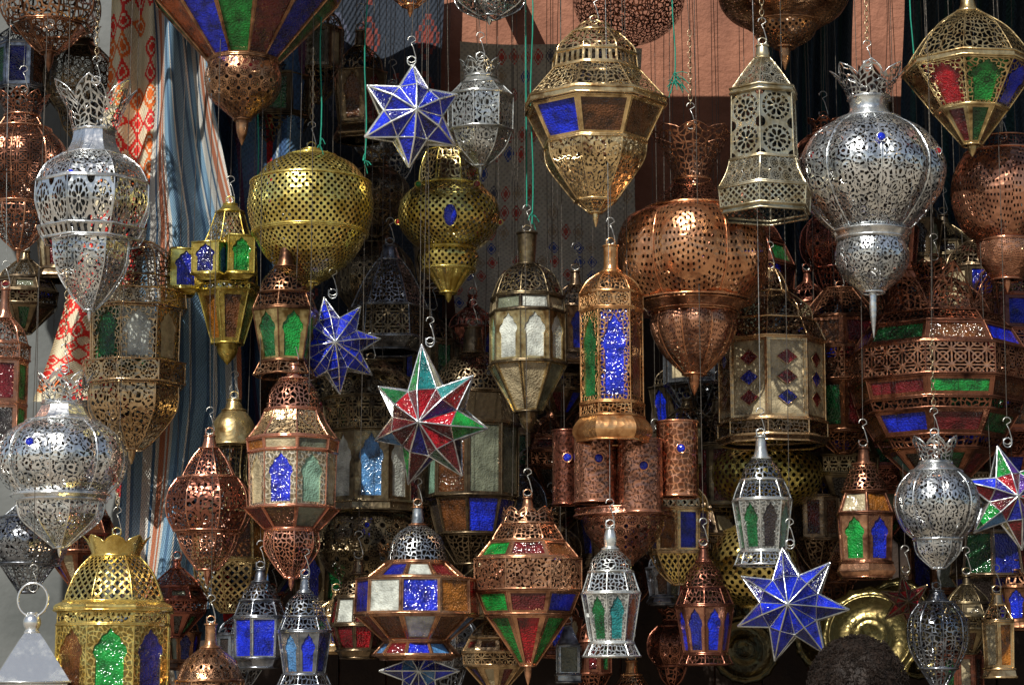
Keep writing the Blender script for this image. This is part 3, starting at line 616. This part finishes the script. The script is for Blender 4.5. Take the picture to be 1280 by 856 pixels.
lantern("dark octagonal lantern with white glass panes and dark dome",660,.12,8,'bronze',[('neck','plain',[(292,12),(300,12),(330,10)],{'n':24}),('dome','fili',[(331,14),(345,34),(372,46)],{'cell':12}),('body','glass',[(374,46),(392,48)],{'c':['white','cream','smoke']}),('window','arch',[(393,48),(455,48)],{'c':['white','white','smoke','mint','white'],'m':'antique'}),('skirt','glass',[(457,50),(515,18)],{'c':['cream','smoke','brown','mint','cream'],'m':'antique'}),fin(515,540,12)],rot=.2,hang='green')
lantern("antique lantern with cream panes set with red and blue diamonds",964,.30,8,'antique',[('cap','fili',[(338,10),(352,18),(366,22)],{'m':'bronze'}),('dome','fili',[(366,24),(385,48),(402,52)],{'m':'bronze'}),('cornice','lat',[(403,56),(428,68)],{'m':'bronze'}),('body','glass',[(430,66),(528,66)],{'c':['cream','cream','brown','cream'],'dia':True,'mg':4}),('band','fili',[(530,68),(548,68)],{'m':'bronze'}),('foot','plain',[(549,70),(556,66)],{'m':'bronze'})],rot=.2)
lantern("round brass pierced bowl lantern hanging in the shade",958,.52,40,'brass',[('body','dots',[(556,40),(575,66),(600,70),(622,58),(636,30)],{'cell':12}),fin(636,650,6)])
# --- right
lantern("very large dark copper lantern with pointed crest and coloured glass",1172,.24,8,'darkcopper',[('cap','crown',[(328,30),(352,22)],{'p':8,'m':'darkcopper'}),('crest','crown',[(342,84),(398,76)],{'p':8,'cell':13,'m':'darkcopper','dp':.85}),('dome','fili',[(352,30),(372,56),(396,68)],{'cell':14,'m':'darkcopper'}),('roof','fili',[(398,78),(412,90)],{'cell':13}),('upper_glass','glass',[(413,92),(440,108)],{'c':['brown','blue','navy','wine','dark','dark','navy','dgreen'],'mg':5}),('body','zel',[(442,112),(480,112)],{'cell':20,'m':'rose'}),('upper_window','glass',[(482,110),(506,104)],{'c':['green','brown','navy','dgreen','brown','wine'],'mg':5}),('middle_band','fili',[(508,103),(520,99)],{'cell':13}),('lower_glass','glass',[(521,98),(550,80)],{'c':['wine','dgreen','brown','blue'],'mg':5}),('waist','fili',[(551,78),(564,70)],{'cell':13}),('bowl','glass',[(566,68),(598,36)],{'c':['dgreen','wine','teal','dark'],'mg':7}),fin(598,626,12)],rot=.08)
lantern("dark copper lantern with small glass panes in shade",1052,.42,8,'darkcopper',[('dome','fili',[(362,20),(385,40),(400,50)],{}),('upper_glass','glass',[(402,54),(440,66)],{'c':['wine','navy','brown'],'mg':6}),('body','zel',[(442,66),(480,66)],{'cell':18}),('lower_glass','glass',[(482,62),(540,40)],{'c':['wine','dark','dgreen'],'mg':6}),('bowl','fili',[(542,38),(566,10)],{})],rot=.3)
lantern("dark copper lantern with blue panes behind larger one",1262,.48,8,'darkcopper',[('dome','fili',[(330,20),(352,44),(374,54)],{}),('upper_glass','glass',[(376,56),(420,72)],{'c':['blue','navy','brown'],'mg':6}),('body','zel',[(422,72),(470,72)],{'cell':18}),('lower_glass','glass',[(472,68),(540,40)],{'c':['brown','dark','dgreen'],'mg':6}),('bowl','fili',[(542,38),(566,10)],{})],rot=.1)
lantern("small silver pierced lantern with crown and bulging body",1171,-.16,8,'silver',[('crown','crown',[(546,30),(578,20)],{'p':6,'cell':12}),('neck','plain',[(579,20),(588,30)],N40),('body','scr',[(589,32),(606,48),(632,54),(660,44),(674,30)],{'n':40,'lobe':(8,.06),'cell':12}),('bowl','scr',[(675,30),(692,26),(710,8)],{'cell':11}),fin(710,724,3)],hang='chain')
lantern("small silver lantern with arched green and clear glass",953,-.10,8,'white',[('neck','plain',[(546,6),(560,7),(572,10)],{'n':24}),('dome','fili',[(573,11),(585,22),(600,26)],{'m':'steel','n':40}),('roof','fili',[(601,27),(612,32),(624,36)],{'m':'steel'}),('body','arch',[(626,37),(688,28)],{'c':['dark','mint','green','dgreen','dgreen'],'m':'white','fp':'e_fili','cell':8}),('base','fili',[(690,30),(706,36)],{'m':'silver'})],rot=.2,hang='pale')
lantern("small copper lantern with blue and green arched glass",1081,-.02,6,'darkcopper',[('neck','plain',[(560,6),(578,8)],{'n':24}),('dome','fili',[(580,14),(600,24),(614,28)],{'n':40}),('roof','glass',[(616,28),(642,38)],{'c':['amber','wine','cream']}),('body','arch',[(644,37),(702,34)],{'c':['blue','wine','green','blue','green'],'m':'rose'}),('base','plain',[(704,36),(714,40),(722,34)],{'m':'rose'})],rot=.45)
# --- bottom middle
lantern("many sided lantern with white red and blue glass and silver dome",521,-.10,10,'rose',[('neck','plain',[(634,6),(655,8)],{'n':24,'m':'silver'}),('dome','fili',[(656,10),(672,30),(702,38)],{'n':40,'m':'silver'}),('roof','glass',[(704,40),(722,62)],{'c':['white','wine','brown','white','brown','navy'],'mg':3}),('body','glass',[(724,76),(768,78)],{'c':['blue','amber','red','wine','brown','white','red','blue','navy','white'],'mg':3}),('skirt','glass',[(770,76),(800,42)],{'c':['white','brown','sky','wine','brown'],'mg':3}),('bowl','glass',[(802,40),(818,54)],{'c':['blue','sky','wine']}),('base','plain',[(819,54),(824,44)])],rot=.1)
lantern("copper octagonal lantern with red green and blue glass and pointed base",660,-.06,8,'rose',[('neck','plain',[(622,5),(638,8)],{'n':24}),('cap','crown',[(634,30),(655,34)],{'p':8}),('dome','fili',[(655,35),(668,44),(676,48)],{}),('roof','glass',[(677,50),(698,68)],{'c':['wine','brown','amber','blue','brown','green'],'mg':4}),('body','scr',[(700,72),(738,72)],{'cell':14}),('lower_glass','glass',[(740,70),(768,58)],{'c':['wine','blue','brown','wine','brown','green'],'mg':4}),('bowl','glass',[(770,56),(832,10)],{'c':['red','green','brown','wine','brown','green'],'mg':4}),fin(832,856,5)],rot=.0)
lantern("small pale silver lantern with arched green and orange glass",764,-.15,8,'white',[('neck','plain',[(660,5),(672,8),(684,7)],{'n':24}),('dome','fili',[(686,10),(700,24),(714,27)],{'n':40}),('roof','fili',[(715,28),(728,32),(740,36)],{}),('body','arch',[(742,37),(802,27)],{'c':['teal','orange','brown','dark','dgreen'],'fp':'e_fili','cell':8}),('base','fili',[(804,28),(820,36)],{})],rot=.2,hang='pale')
lantern("small dark copper lantern with deep blue arched glass",881,-.05,8,'darkcopper',[('neck','plain',[(684,5),(700,8)],{'n':24}),('dome','fili',[(702,10),(716,22),(734,26)],{'n':40}),('roof','fili',[(735,27),(756,36)],{}),('body','arch',[(758,36),(816,27)],{'c':['blue','blue','navy'],'m':'rose'}),('base','fili',[(818,28),(830,34)],{})],rot=.3)
lantern("small silver lantern with blue and white glass panels",325,-.05,6,'steel',[('neck','plain',[(712,5),(726,8)],{'n':24}),('dome','fili',[(727,10),(738,20),(750,24)],{'n':40}),('roof','fili',[(751,25),(770,32)],{}),('body','glass',[(772,32),(822,30)],{'c':['blue','white','navy','blue'],'m':'silver'}),('base','plain',[(823,30),(834,24)],{})],rot=.3)
lantern("small dark silver lantern with blue arched glass",381,-.10,8,'steel',[('neck','plain',[(722,5),(738,7)],{'n':24}),('dome','fili',[(740,9),(752,22),(770,26)],{'n':40}),('roof','fili',[(771,27),(788,34)],{}),('body','arch',[(790,34),(842,26)],{'c':['blue','navy','sky']}),('base','fili',[(843,28),(856,34)],{})],rot=.25)
lantern("pierced copper dome lantern top with slim neck",262,-.14,8,'rose',[('neck','plain',[(780,7),(800,7),(808,10)],{'n':24}),('dome','rose',[(809,12),(826,32),(850,42)],{'n':40,'cell':15}),('gallery','fili',[(851,44),(880,44)],{}),('body','glass',[(882,42),(950,42)],{'c':['green','red']}),('base','plain',[(951,44),(960,48)])])
lantern("small lantern with red and white glass panels",448,.04,8,'bronze',[('neck','plain',[(700,5),(716,8)],{'n':24}),('dome','fili',[(717,10),(730,24),(745,28)],{'n':40}),('body','glass',[(747,30),(780,36)],{'c':['wine','red','white']}),('lower_glass','glass',[(782,36),(812,26)],{'c':['red','wine']}),('base','plain',[(813,28),(822,22)])],rot=.3)
# --- mid background
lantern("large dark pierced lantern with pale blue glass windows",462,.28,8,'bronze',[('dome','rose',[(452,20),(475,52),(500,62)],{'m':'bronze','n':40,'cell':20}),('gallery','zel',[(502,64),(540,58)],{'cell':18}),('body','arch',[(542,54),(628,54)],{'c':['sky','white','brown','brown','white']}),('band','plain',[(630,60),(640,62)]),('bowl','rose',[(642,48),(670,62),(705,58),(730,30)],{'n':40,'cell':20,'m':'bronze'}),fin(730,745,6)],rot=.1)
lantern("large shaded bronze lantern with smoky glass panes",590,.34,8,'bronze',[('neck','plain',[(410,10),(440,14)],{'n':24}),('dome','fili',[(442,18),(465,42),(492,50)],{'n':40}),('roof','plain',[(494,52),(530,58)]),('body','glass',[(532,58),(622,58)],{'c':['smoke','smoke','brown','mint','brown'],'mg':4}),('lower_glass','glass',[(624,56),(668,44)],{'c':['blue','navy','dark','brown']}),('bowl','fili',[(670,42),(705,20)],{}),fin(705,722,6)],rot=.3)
def cups():
    px,y=780,.03
    e=lantern("copper lantern with embossed cylinder cups around its body",px,y,40,'rose',[('body','e_scr',[(520,24),(560,30),(636,34)],{'n':40}),('tray','rose',[(637,60),(645,62)],{'cell':14,'n':40}),('bowl','rose',[(646,52),(665,48),(690,28),(706,10)],{'cell':16}),fin(706,722,5)])
    sc=S(600,y); zb=e.location.z
    for (cx,dy,r,ya,yb,col,pat) in((708,.04,17,536,628,'darkcopper','e_scr'),(744,-.05,27,548,630,'rose','e_scr'),(798,-.075,28,555,644,'rose','e_scr'),(846,-.03,26,530,622,'copper','e_fili')):
        mb=MB(); x=V(cx,585,y).x-e.location.x; z0=V(cx,yb,y).z-zb; z1=V(cx,ya,y).z-zb
        seg=28; rr=r*sc
        rowsz=[z1,z1-.006,z0+.006,z0]
        for z in rowsz:
            for j in range(seg):
                a=2*math.pi*j/seg; mb.v.append(Vector((x+rr*math.cos(a),dy+rr*math.sin(a),z)))
        nu=max(2,round(2*math.pi*r/22))
        for i in range(3):
            for j in range(seg):
                j2=(j+1)%seg; mt_=metal(col,pat) if i==1 else metal(col)
                u0,u1=j/seg*nu*2.2,(j+1)/seg*nu*2.2
                mb.face((i*seg+j,(i+1)*seg+j,(i+1)*seg+j2,i*seg+j2),mt_,[(u0,7),(u0,0),(u1,0),(u1,7)],True)
        for z in(z1,z0): mb.tube([Vector((x+rr*math.cos(a),dy+rr*math.sin(a),z)) for a in [2*math.pi*k/24 for k in range(24)]],1.6*sc,metal(col),True)
        mb.tube([Vector((0,0,(z0+z1)/2-.02)),Vector((x,dy,(z0+z1)/2-.02))],1.5*sc,metal('rose'))
        mb.make("embossed_cup",e)
        j=MB(); ellipsoid(j,(x+r*.1*sc,dy-rr,(z0+z1)/2+.02),5*sc,3*sc,5*sc,glass('blue'))
        j.tube([Vector((x+r*.1*sc+6*sc*math.cos(a),dy-rr-.001,(z0+z1)/2+.02+6*sc*math.sin(a))) for a in [k*math.pi/8 for k in range(16)]],.9*sc,metal('copper'),True,4)
        j.make("glass_jewel",e)
cups()
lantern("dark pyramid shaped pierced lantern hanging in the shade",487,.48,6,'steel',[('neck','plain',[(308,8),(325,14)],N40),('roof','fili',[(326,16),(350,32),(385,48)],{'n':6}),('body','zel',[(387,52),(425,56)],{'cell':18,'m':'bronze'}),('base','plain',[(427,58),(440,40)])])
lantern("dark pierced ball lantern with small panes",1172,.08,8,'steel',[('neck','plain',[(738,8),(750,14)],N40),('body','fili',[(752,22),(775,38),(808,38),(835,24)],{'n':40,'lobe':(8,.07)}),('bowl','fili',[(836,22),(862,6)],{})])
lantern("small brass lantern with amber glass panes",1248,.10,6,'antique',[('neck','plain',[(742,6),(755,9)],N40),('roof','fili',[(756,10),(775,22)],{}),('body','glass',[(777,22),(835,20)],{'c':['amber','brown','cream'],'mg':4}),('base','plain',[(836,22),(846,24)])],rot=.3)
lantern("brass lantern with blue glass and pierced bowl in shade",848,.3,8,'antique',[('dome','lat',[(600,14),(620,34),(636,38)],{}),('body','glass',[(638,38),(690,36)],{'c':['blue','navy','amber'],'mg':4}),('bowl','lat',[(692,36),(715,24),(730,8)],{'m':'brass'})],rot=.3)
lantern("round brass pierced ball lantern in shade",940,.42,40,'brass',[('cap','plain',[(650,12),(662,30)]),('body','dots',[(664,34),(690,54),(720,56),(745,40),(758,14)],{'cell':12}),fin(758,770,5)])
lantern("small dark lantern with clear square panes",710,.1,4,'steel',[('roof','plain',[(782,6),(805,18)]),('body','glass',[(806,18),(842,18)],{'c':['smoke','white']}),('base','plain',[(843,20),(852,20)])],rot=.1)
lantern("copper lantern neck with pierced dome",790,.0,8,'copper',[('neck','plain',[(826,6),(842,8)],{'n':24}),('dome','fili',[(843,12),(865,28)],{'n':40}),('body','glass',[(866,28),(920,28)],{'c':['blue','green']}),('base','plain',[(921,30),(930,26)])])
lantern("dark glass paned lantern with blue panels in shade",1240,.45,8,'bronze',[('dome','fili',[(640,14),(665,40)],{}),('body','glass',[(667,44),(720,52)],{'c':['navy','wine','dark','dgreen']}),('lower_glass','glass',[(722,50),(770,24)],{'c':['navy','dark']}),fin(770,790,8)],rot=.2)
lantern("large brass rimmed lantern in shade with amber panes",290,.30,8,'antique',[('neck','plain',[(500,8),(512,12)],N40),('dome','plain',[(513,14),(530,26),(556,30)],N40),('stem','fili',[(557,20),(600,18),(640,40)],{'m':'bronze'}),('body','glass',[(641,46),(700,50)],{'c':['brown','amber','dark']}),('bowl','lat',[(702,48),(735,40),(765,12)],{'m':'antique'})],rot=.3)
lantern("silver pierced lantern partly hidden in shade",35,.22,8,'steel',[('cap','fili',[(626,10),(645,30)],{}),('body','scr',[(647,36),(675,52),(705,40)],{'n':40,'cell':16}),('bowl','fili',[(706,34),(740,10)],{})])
# filler shaded lanterns deep in the stall
T=[
 [('neck','plain',[(0,6),(12,9)]),('dome','fili',[(13,12),(28,30),(42,36)]),('body','glass',[(44,38),(98,38)]),('bowl','fili',[(100,36),(125,20),(140,6)])],
 [('crown','crown',[(0,26),(20,16)]),('neck','plain',[(20,15),(30,22)]),('body','rose',[(31,26),(50,44),(78,46),(100,30)]),('bowl','fili',[(101,28),(122,20),(138,5)])],
 [('neck','plain',[(0,6),(14,9)]),('dome','zel',[(15,12),(34,34),(46,42)]),('roof','glass',[(48,44),(70,56)]),('body','zel',[(72,56),(92,54)]),('bowl','glass',[(94,52),(135,14)])],
 [('neck','plain',[(0,5),(16,8)]),('dome','fili',[(17,10),(30,26),(44,30)]),('body','arch',[(46,36),(100,28)]),('base','plain',[(102,30),(112,36),(116,30)])],
]
pos=[(330,250),(470,250),(700,480),(850,500),(900,560),(1040,300),(1050,560),(1120,300),(1230,480),(1130,640),(1210,600),(440,620),(640,560),(560,640),(690,640),(760,620),(400,520),(300,470),(330,650),(450,100),(400,60),(690,700),(600,760),(830,740),(1020,640),(1090,420),(930,300),(400,700),(1180,700),(470,330),
 (500,470),(545,330),(350,120),(490,170),(1110,190),(1150,300),(1220,350),(1030,210),(300,560),(420,800),(480,760),(560,800),(620,820),(700,800),(740,830),(840,820),(1210,780),(1270,760),(1225,700),(880,640),(1000,540),(620,480),(730,560),(340,800),(220,760),(240,660),(300,820),(1275,330),(1265,540),(1010,400),(870,440),(645,660),(1100,560),(590,430),(520,590),(1165,560),
 (30,375),(75,310),(30,80),(100,90),(100,660),(60,640),(1200,840),(760,700),(690,570),(230,820),(640,760),(1040,680),(870,640),
 (720,400),(860,560),(820,620),(1000,470),(905,430),(540,450),(640,620),(1180,330),(900,700),(980,640)]
for i,(fx,fy) in enumerate(pos):
    tm=T[i%4]; k=random.uniform(.75,1.2); yy=random.choice([.58,.66,.76,.86]); mt_=random.choice(['bronze','darkcopper','steel','darkcopper','bronze','bronze'])
    if fx<120: yy=.7; k*=.9
    if fy>700: yy=random.choice([.22,.3,.38,.46]); k*=.72; mt_=random.choice(['bronze','darkcopper','steel','antique','darkcopper'])
    ex=random.uniform(.85,1.2)
    secs=[]
    for s in tm:
        o={'cell':14}
        if s[1] in('glass','arch'): o['c']=random.sample(['navy','wine','dgreen','brown','smoke','dark','cream','blue','wine','dark'],5); o['mg']=5
        if s[1]=='crown': o['p']=6
        if s[0]=='neck': o['n']=24
        secs.append((s[0],s[1],[(fy-60+a*k*ex,b*k) for a,b in s[2]],o))
    lantern({'bronze':"tarnished bronze",'darkcopper':"dark copper",'steel':"dull grey metal",'antique':"antique brass"}[mt_]+[" lantern with glass panes hanging in shade"," crown topped pierced lantern hanging in shade"," wide lantern with glass bands hanging in shade"," small lantern with arched panes hanging in shade"][i%4],fx,yy,[8,8,8,6][i%4],mt_,secs,rot=random.uniform(-.3,.3),group="shaded lanterns hanging inside the stall")
for (sx,y1,yy,fray) in((400,185,-.02,6),(456,205,-.03,5),(321,240,.2,5),(665,280,-.0,6),(843,105,-.03,26),(1142,110,.0,10)):
    a=V(sx,y1,yy); b=MB(); k=14
    b.tube([Vector((a.x+.003*math.sin(i),yy,a.z+(CEIL-a.z)*i/k)) for i in range(k+1)],.0017,GSTR)
    for j in range(fray):
        q=Vector((a.x,yy,a.z+random.uniform(0,.03))); d=Vector((random.uniform(-.5,1),random.uniform(-.6,.6),random.uniform(-1,.2)))*(.035 if fray>20 else .018)
        b.tube([q,q+d*.6,q+d+Vector((0,0,-.006))],.0011,GSTR,False,4)
    o=b.make("hanging_string"); o["label"]="green twine hanging from the roof with a frayed knot"; o["category"]="string"; o["group"]="green strings hanging from the roof"
def tray(px,py,r,y,tilt,yaw):
    c=V(px,py,y); sc=S(py,y); mb=MB(); seg=48
    prof=[(0,0),(.2,0),(.3,-.03),(.36,.0),(.74,.0),(.80,-.03),(.84,-.03),(.90,.01),(.97,-.01),(1,-.03)]
    M=Matrix.Rotation(R(yaw),3,'Z')@Matrix.Rotation(R(tilt),3,'X')
    for (a,h) in prof:
        for j in range(seg):
            th=2*math.pi*j/seg; sca=1+(.03*math.cos(th*16) if a>.95 else 0)
            mb.v.append(M@Vector((a*sca*r*sc*math.cos(th),h*r*sc*2,a*sca*r*sc*math.sin(th))))
    for i in range(len(prof)-1):
        for j in range(seg):
            mb.face((i*seg+j,i*seg+(j+1)%seg,(i+1)*seg+(j+1)%seg,(i+1)*seg+j),metal('brass'),None,True)
    o=mb.make("brass_tray"); o.location=c; o["label"]="round polished brass tray with raised rim propped upright"; o["category"]="tray"; o["group"]="brass trays stacked upright"
for a in((1088,795,62,.48,-12,-12),(1036,800,46,.58,-14,8),(1122,768,46,.60,-10,-20),(1148,812,38,.52,-12,-10),(930,812,44,.54,-12,5),(955,760,40,.66,-12,12)): tray(*a)
# ------------------------------------------------------------ PERSON
def person():
    head=V(1072,796,-.45); H=head.z; x0,y0=head.x,-.45
    skin=simple("brown_skin",(.32,.17,.10),.55,(.26,.13,.08),20,.1)
    hairm=simple("black_brown_hair",(.026,.015,.010),.55,(.008,.005,.004),60,spec=.3)
    shirt=simple("dark_shirt_cloth",(.05,.06,.09),.9); trou=simple("grey_trouser_cloth",(.10,.10,.10),.9)
    e=empty("person",(x0,y0,0),"standing person with short curly dark hair facing the lanterns","person")
    s=H/1.75
    def skinobj(name,verts,edges,rad,mat,voxel=None,extra=None,label=None,par=e):
        me=bpy.data.meshes.new(name); me.from_pydata([Vector(v)*s for v in verts],edges,[]); o=bpy.data.objects.new(name,me); COL.objects.link(o)
        md=o.modifiers.new("s",'SKIN'); md.use_smooth_shade=True
        for i,r in enumerate(rad): me.skin_vertices[0].data[i].radius=(r[0]*s,r[1]*s)
        me.skin_vertices[0].data[0].use_root=True
        sb=o.modifiers.new("d",'SUBSURF'); sb.levels=1; sb.render_levels=1
        bpy.context.view_layer.update()
        ev=o.evaluated_get(bpy.context.evaluated_depsgraph_get()); nm=bpy.data.meshes.new_from_object(ev)
        bpy.data.objects.remove(o); 
        bm=bmesh.new(); bm.from_mesh(nm)
        if extra: extra(bm)
        bm.to_mesh(nm); bm.free()
        nm.materials.clear(); nm.materials.append(mat)
        o=bpy.data.objects.new(name,nm); COL.objects.link(o); o.parent=par
        if voxel:
            rm=o.modifiers.new("r",'REMESH'); rm.mode='VOXEL'; rm.voxel_size=voxel; rm.use_smooth_shade=True
        for p in nm.polygons: p.use_smooth=True
        return o
    v=[(0,0,.95),(0,0,1.12),(0,0,1.32),(0,0,1.44),(0,.01,1.50),(0,.02,1.56)]; ed=[(0,1),(1,2),(2,3),(3,4),(4,5)]; rd=[(.15,.10),(.13,.09),(.155,.10),(.10,.08),(.055,.055),(.055,.06)]
    for sg in(-1,1):
        b=len(v); v+=[(sg*.17,0,1.40),(sg*.22,.0,1.16),(sg*.235,.03,.92),(sg*.24,.05,.86),(sg*.24,.06,.82)]; rd+=[(.055,.055),(.042,.042),(.028,.024),(.035,.016),(.034,.014)]
        ed+=[(3,b),(b,b+1),(b+1,b+2),(b+2,b+3),(b+3,b+4)]
        for q,(dy,L) in enumerate(((-.015,.06),(.0,.075),(.017,.07),(.032,.055))):
            k=len(v); v+=[(sg*.24,.055+dy,.80),(sg*.238,.06+dy,.80-L*.5),(sg*.232,.065+dy,.80-L)]; rd+=[(.009,.009),(.008,.008),(.007,.007)]; ed+=[(b+4,k),(k,k+1),(k+1,k+2)]
        k=len(v); v+=[(sg*.225,.09,.84),(sg*.215,.105,.80)]; rd+=[(.011,.011),(.009,.009)]; ed+=[(b+3,k),(k,k+1)]
        b=len(v); v+=[(sg*.09,0,.90),(sg*.10,.0,.50),(sg*.10,-.01,.10),(sg*.10,.02,.04),(sg*.11,.15,.03)]; rd+=[(.085,.085),(.058,.058),(.04,.04),(.04,.035),(.035,.02)]
        ed+=[(0,b),(b,b+1),(b+1,b+2),(b+2,b+3),(b+3,b+4)]
    def addhead(bm):
        def sph(c,r):
            m=Matrix.Translation(Vector(c)*s)@Matrix.Diagonal(Vector((r[0]*s,r[1]*s,r[2]*s,1)))
            bmesh.ops.create_uvsphere(bm,u_segments=24,v_segments=16,radius=1,matrix=m)
        sph((0,.02,1.645),(.078,.097,.098)); sph((0,.05,1.59),(.058,.062,.072)); sph((0,.123,1.62),(.013,.02,.024)); sph((0,.112,1.575),(.026,.012,.009))
        for sg in(-1,1): sph((sg*.08,.01,1.63),(.010,.02,.032)); sph((sg*.03,.108,1.648),(.013,.01,.009))
    skinobj("body",v,ed,rd,skin,.0085,addhead)
    tv=[(0,0,.93),(0,0,1.12),(0,0,1.32),(0,0,1.43)]; te=[(0,1),(1,2),(2,3)]; tr=[(.165,.12),(.145,.105),(.17,.115),(.115,.09)]
    for sg in(-1,1):
        b=len(tv); tv+=[(sg*.17,0,1.40),(sg*.205,0,1.22)]; tr+=[(.068,.068),(.06,.06)]; te+=[(3,b),(b,b+1)]
    skinobj("shirt",tv,te,tr,shirt)
    tv=[(0,0,.93)]; te=[]; tr=[(.155,.115)]
    for sg in(-1,1):
        b=len(tv); tv+=[(sg*.09,0,.86),(sg*.10,.0,.50),(sg*.10,-.01,.09)]; tr+=[(.095,.095),(.075,.075),(.065,.065)]; te+=[(0,b),(b,b+1),(b+1,b+2)]
    skinobj("trousers",tv,te,tr,trou)
    hb=MB(); rx,ry,rz=.094*s,.110*s,.106*s; C=Vector((0,.015,1.642))*s
    ellipsoid(hb,C+Vector((0,-.008,.004)),rx*.97,ry*.95,rz*.97,hairm,24,16)
    keep=[i for i,f in enumerate(hb.f) if (sum((hb.v[q].z for q in f))/4> C.z-.02*s or sum((hb.v[q].y for q in f))/4<C.y-.03*s) and not(sum((hb.v[q].y for q in f))/4>C.y+.06*s and sum((hb.v[q].z for q in f))/4<C.z+.04*s)]
    hb.f=[hb.f[i] for i in keep]; hb.uv=[hb.uv[i] for i in keep]; hb.mi=[hb.mi[i] for i in keep]; hb.sm=[hb.sm[i] for i in keep]
    for i in range(4200):
        th=random.uniform(0,2*math.pi); zz=random.uniform(-.5,1); q=math.sqrt(max(0,1-zz*zz)); d=Vector((q*math.cos(th),q*math.sin(th),zz))
        if zz<-.15 and d.y>-.3: continue
        if d.y>.55 and zz<.45: continue
        bmp=1+.03*math.sin(d.x*9)*math.cos(d.y*8+d.z*5)+random.uniform(-.01,.02)
        p=C+Vector((d.x*rx,d.y*ry,d.z*rz))*bmp; t1=d.cross(Vector((.2,.3,.9))).normalized(); t2=d.cross(t1)
        r0=random.uniform(.003,.0065); a0=random.uniform(0,6.28); pts=[]
        for k in range(7):
            a=a0+k*.8; pts.append(p+t1*(r0*math.cos(a))+t2*(r0*math.sin(a))+d*(k*.0016-.002))
        hb.tube(pts,.0007,hairm,False,3)
    hb.make("hair",e)
person()
# ------------------------------------------------------------ LIGHT
EL,AZ=R(42),R(24)
Sd=Vector((-math.sin(AZ)*math.cos(EL),-math.cos(AZ)*math.cos(EL),math.sin(EL)))
sl=bpy.data.lights.new("sun",'SUN'); sl.energy=5.0; sl.angle=R(.5); sl.color=(1,.95,.85)
so=bpy.data.objects.new("sun",sl); COL.objects.link(so); so.rotation_euler=Sd.to_track_quat('Z','Y').to_euler(); so.location=(-3,-6,8)
w=bpy.data.worlds.new("World"); scene.world=w; w.use_nodes=True; nt=w.node_tree; nt.nodes.clear()
o=nt.nodes.new('ShaderNodeOutputWorld'); bg=nt.nodes.new('ShaderNodeBackground'); sk=nt.nodes.new('ShaderNodeTexSky')
sk.sky_type='NISHITA'; sk.sun_disc=False; sk.sun_elevation=EL; sk.sun_rotation=math.atan2(Sd.x,Sd.y)
nt.links.new(sk.outputs[0],bg.inputs[0]); bg.inputs[1].default_value=.055; nt.links.new(bg.outputs[0],o.inputs[0])
scene.view_settings.view_transform='Standard'; scene.view_settings.look='None'; scene.view_settings.exposure=0
